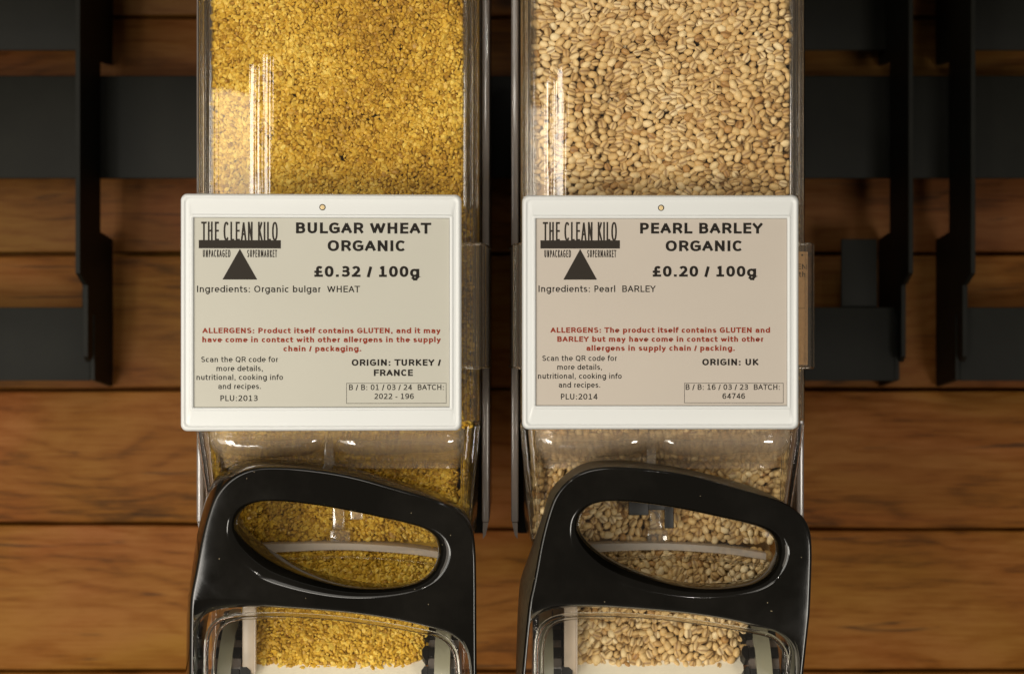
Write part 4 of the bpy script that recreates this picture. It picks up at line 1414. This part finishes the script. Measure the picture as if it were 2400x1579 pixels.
def fill(cx, right):
    """positions of every grain: hopper front, side faces, funnel shoulder, drum window, lower chamber"""
    pos, th_sd = [], []
    sp = 3.35 if right else 1.95
    an = 1.33 if right else 1.10
    s2, a2 = (4.2, .80) if right else (sp, 1.0)
    lay = 2.3 if right else 0.95
    half = 61.8
    zlab0, zlab1 = mmz(455, HY), ZTOP - 2
    kinds = []
    def put(P, ysurf, layer, zone):
        j = RNG.uniform(0, .75 * lay, len(P)) if layer else np.abs(RNG.normal(0, .22 * lay, len(P)))
        y = ysurf + layer * lay * 1.0 + j
        pos.append(np.stack([P[:, 0] + cx, y, P[:, 1]], 1))
        kinds.append(np.full(len(P), zone))
    rmin = 1.55 if right else 1.0
    wid = lambda e: half - e
    for l in range(3):
        P = scatter(-half + .8, half - .8, zlab0 - 8, zlab1, sp, an, (26 if l == 0 else 8) if right else (9 if l == 0 else 4))
        put(P, HY + SAGV(P[:, 0]) + 1.6 + rmin, l, 0)
    for l in range(1 if right else 1):           # behind the price display, seen only past its edge
        P = scatter(-half - 3, half + 3, ZH0 - 2, zlab0 - 8, sp, an, 10)
        put(P, HY + SAGV(P[:, 0]) + 1.6 + rmin, l, 0)
        P = scatter(-half - 3, half + 3, ZH0 - 2, zlab0 - 8, sp * 1.15, an, 4)
        put(P, HY + SAGV(P[:, 0]) + 1.6 + rmin, 1, 0)
    # side faces
    for s in (-1, 1):
        P = scatter(HY + 17, 94, ZH0 - 2, zlab1, sp, an, 8)
        pos.append(np.stack([cx + s * (62.6 - rmin - RNG.uniform(0, lay * .6, len(P))), P[:, 0], P[:, 1]], 1))
        kinds.append(np.full(len(P), 1))
    # funnel and drum window
    for l in range(3):
        P = scatter(-57, 57, mmz(1262, 58), ZH0 + 2, s2, a2, 16 if l == 0 else 6)
        sh = np.interp(P[:, 1], [mmz(1262, 58), mmz(1085, 52), mmz(1040, 40), ZH0], [53.5, 50.5, 39, 32])
        put(P, sh + rmin, l, 2)
    for l in range(2):
        for s in (-1, 1):      # in the corners of the funnel
            P = scatter(40, 90, mmz(1250, 58), ZH0 + 2, sp * 1.1, 1.0, 6)
            zz = np.interp(P[:, 1], [mmz(1250, 58), ZH0], [61.5, 64.5])
            pos.append(np.stack([cx + s * (zz - rmin - l * lay - RNG.uniform(0, .5, len(P))), P[:, 0] + 8, P[:, 1]], 1))
            kinds.append(np.full(len(P), 1))
    for l in range(3):
        P = scatter(h5(480, 0, 56)[0], h5(1725, 0, 56)[0], mmz(1398, 56), mmz(1290, 56), s2, a2, 14)
        put(P, 52 + rmin, l, 2)
    # lower chamber heap on the chute; ragged lower edge
    uu = [430, 520, 600, 700, 800, 960, 1150, 1330, 1420, 1500, 1600]
    vv = [1440, 1478, 1500, 1515, 1538, 1562, 1572, 1545, 1515, 1490, 1450]
    for l in range(3):
        P = scatter(h5(505, 0, 52)[0], h5(1575, 0, 52)[0], mmz(1590, 52), mmz(1408, 52), s2, a2, 14)
        ub = (P[:, 0] + CL) / (KPX * 752 / 700) + 1200
        ub = (ub - 400) / Z5
        vb = (789.5 - P[:, 1] / (KPX * 752 / 700) - 980) / Z5
        lim = np.interp(ub, uu, vv) + 14 * lowfreq(P, .25, 3.3 + cx)
        if right: lim = np.interp(ub, uu, [1440, 1500, 1508, 1522, 1538, 1556, 1560, 1545, 1518, 1490, 1450]) + 10 * lowfreq(P, .2, 5)
        P = P[vb < lim]
        ys = np.interp(P[:, 1], [mmz(1580, 52), mmz(1440, 52)], [48.0, 52.0])
        put(P, ys - 0.2 + rmin, l, 2)
    pos = np.concatenate(pos); zone = np.concatenate(kinds)
    return pos, zone

# ---- bulgur
pos, zone = fill(CL, False)
n = len(pos)
pr = bulgur_protos()
rot = rotations(n, RNG.uniform(0, 2 * math.pi, n), RNG.uniform(-1.2, 1.2, n), RNG.uniform(0, 6.28, n))
s = RNG.normal(1.0, .22, n).clip(.55, 1.6)
scl = np.stack([1.60 * s, 1.02 * s, 1.22 * s], 1) * RNG.normal(1, .10, (n, 3))
tint = (RNG.normal(.52, .17, n) + .42 * lowfreq(pos[:, [0, 2]] * np.array([.8, 1.2]), .028, 1.7)).clip(0, 1)
tint[RNG.random(n) < .04] = .0
hop = [(CL - 61, CL + 61, HY + 12, 94, ZH0, ZTOP - 2), (CL - 57, CL + 57, 58.5, 94, mmz(1410, 60), ZH0), (CL - 52, CL + 52, 62.5, 68, mmz(1500, 60), mmz(1410, 60))]
assemble('bulgur_wheat_grains', pr, pos, rot, scl, RNG.integers(0, len(pr), n), tint, M['bulgur'],
         'golden cracked bulgur wheat filling the left dispenser', 'grain', hop, .45, False)
# ---- barley
pos, zone = fill(CR, True)
n = len(pos)
pr = barley_protos()
th = np.where(zone == 2, RNG.normal(1.2, .7, n), RNG.normal(0.05, .52, n))
wild = RNG.random(n) < .22
th[wild] = RNG.uniform(0, math.pi, wild.sum())
til = RNG.normal(0, .28, n)
end = RNG.random(n) < .10
til[end] = RNG.uniform(.8, 1.5, end.sum())
roll = RNG.uniform(0, 2 * math.pi, n)
face = RNG.random(n) < .36
roll[face] = RNG.normal(0, .35, face.sum())
rot = rotations(n, th, til, roll)
side = zone == 1
Rz90 = np.array([[0, -1, 0], [1, 0, 0], [0, 0, 1.]])
rot[side] = Rz90 @ rot[side]
s = RNG.normal(1.0, .09, n).clip(.75, 1.3)
scl = np.stack([2.44 * s, 1.70 * s, 1.90 * s], 1) * RNG.normal(1, .06, (n, 3))
tint = (RNG.normal(.54, .16, n) + .18 * lowfreq(pos[:, [0, 2]], .03, 4.7)).clip(0, 1)
tint[RNG.random(n) < .035] = .0
hop = [(CR - 61, CR + 61, HY + 13, 94, ZH0, ZTOP - 2), (CR - 57, CR + 57, 61.5, 94, mmz(1410, 60), ZH0), (CR - 52, CR + 52, 64.5, 68, mmz(1500, 60), mmz(1410, 60))]
assemble('pearl_barley_grains', pr, pos, rot, scl, RNG.integers(0, len(pr), n), tint, M['barley'],
         'pale brown pearl barley grains filling the right dispenser', 'grain', hop, .1)  # core tinted dark so the gaps between grains look shaded
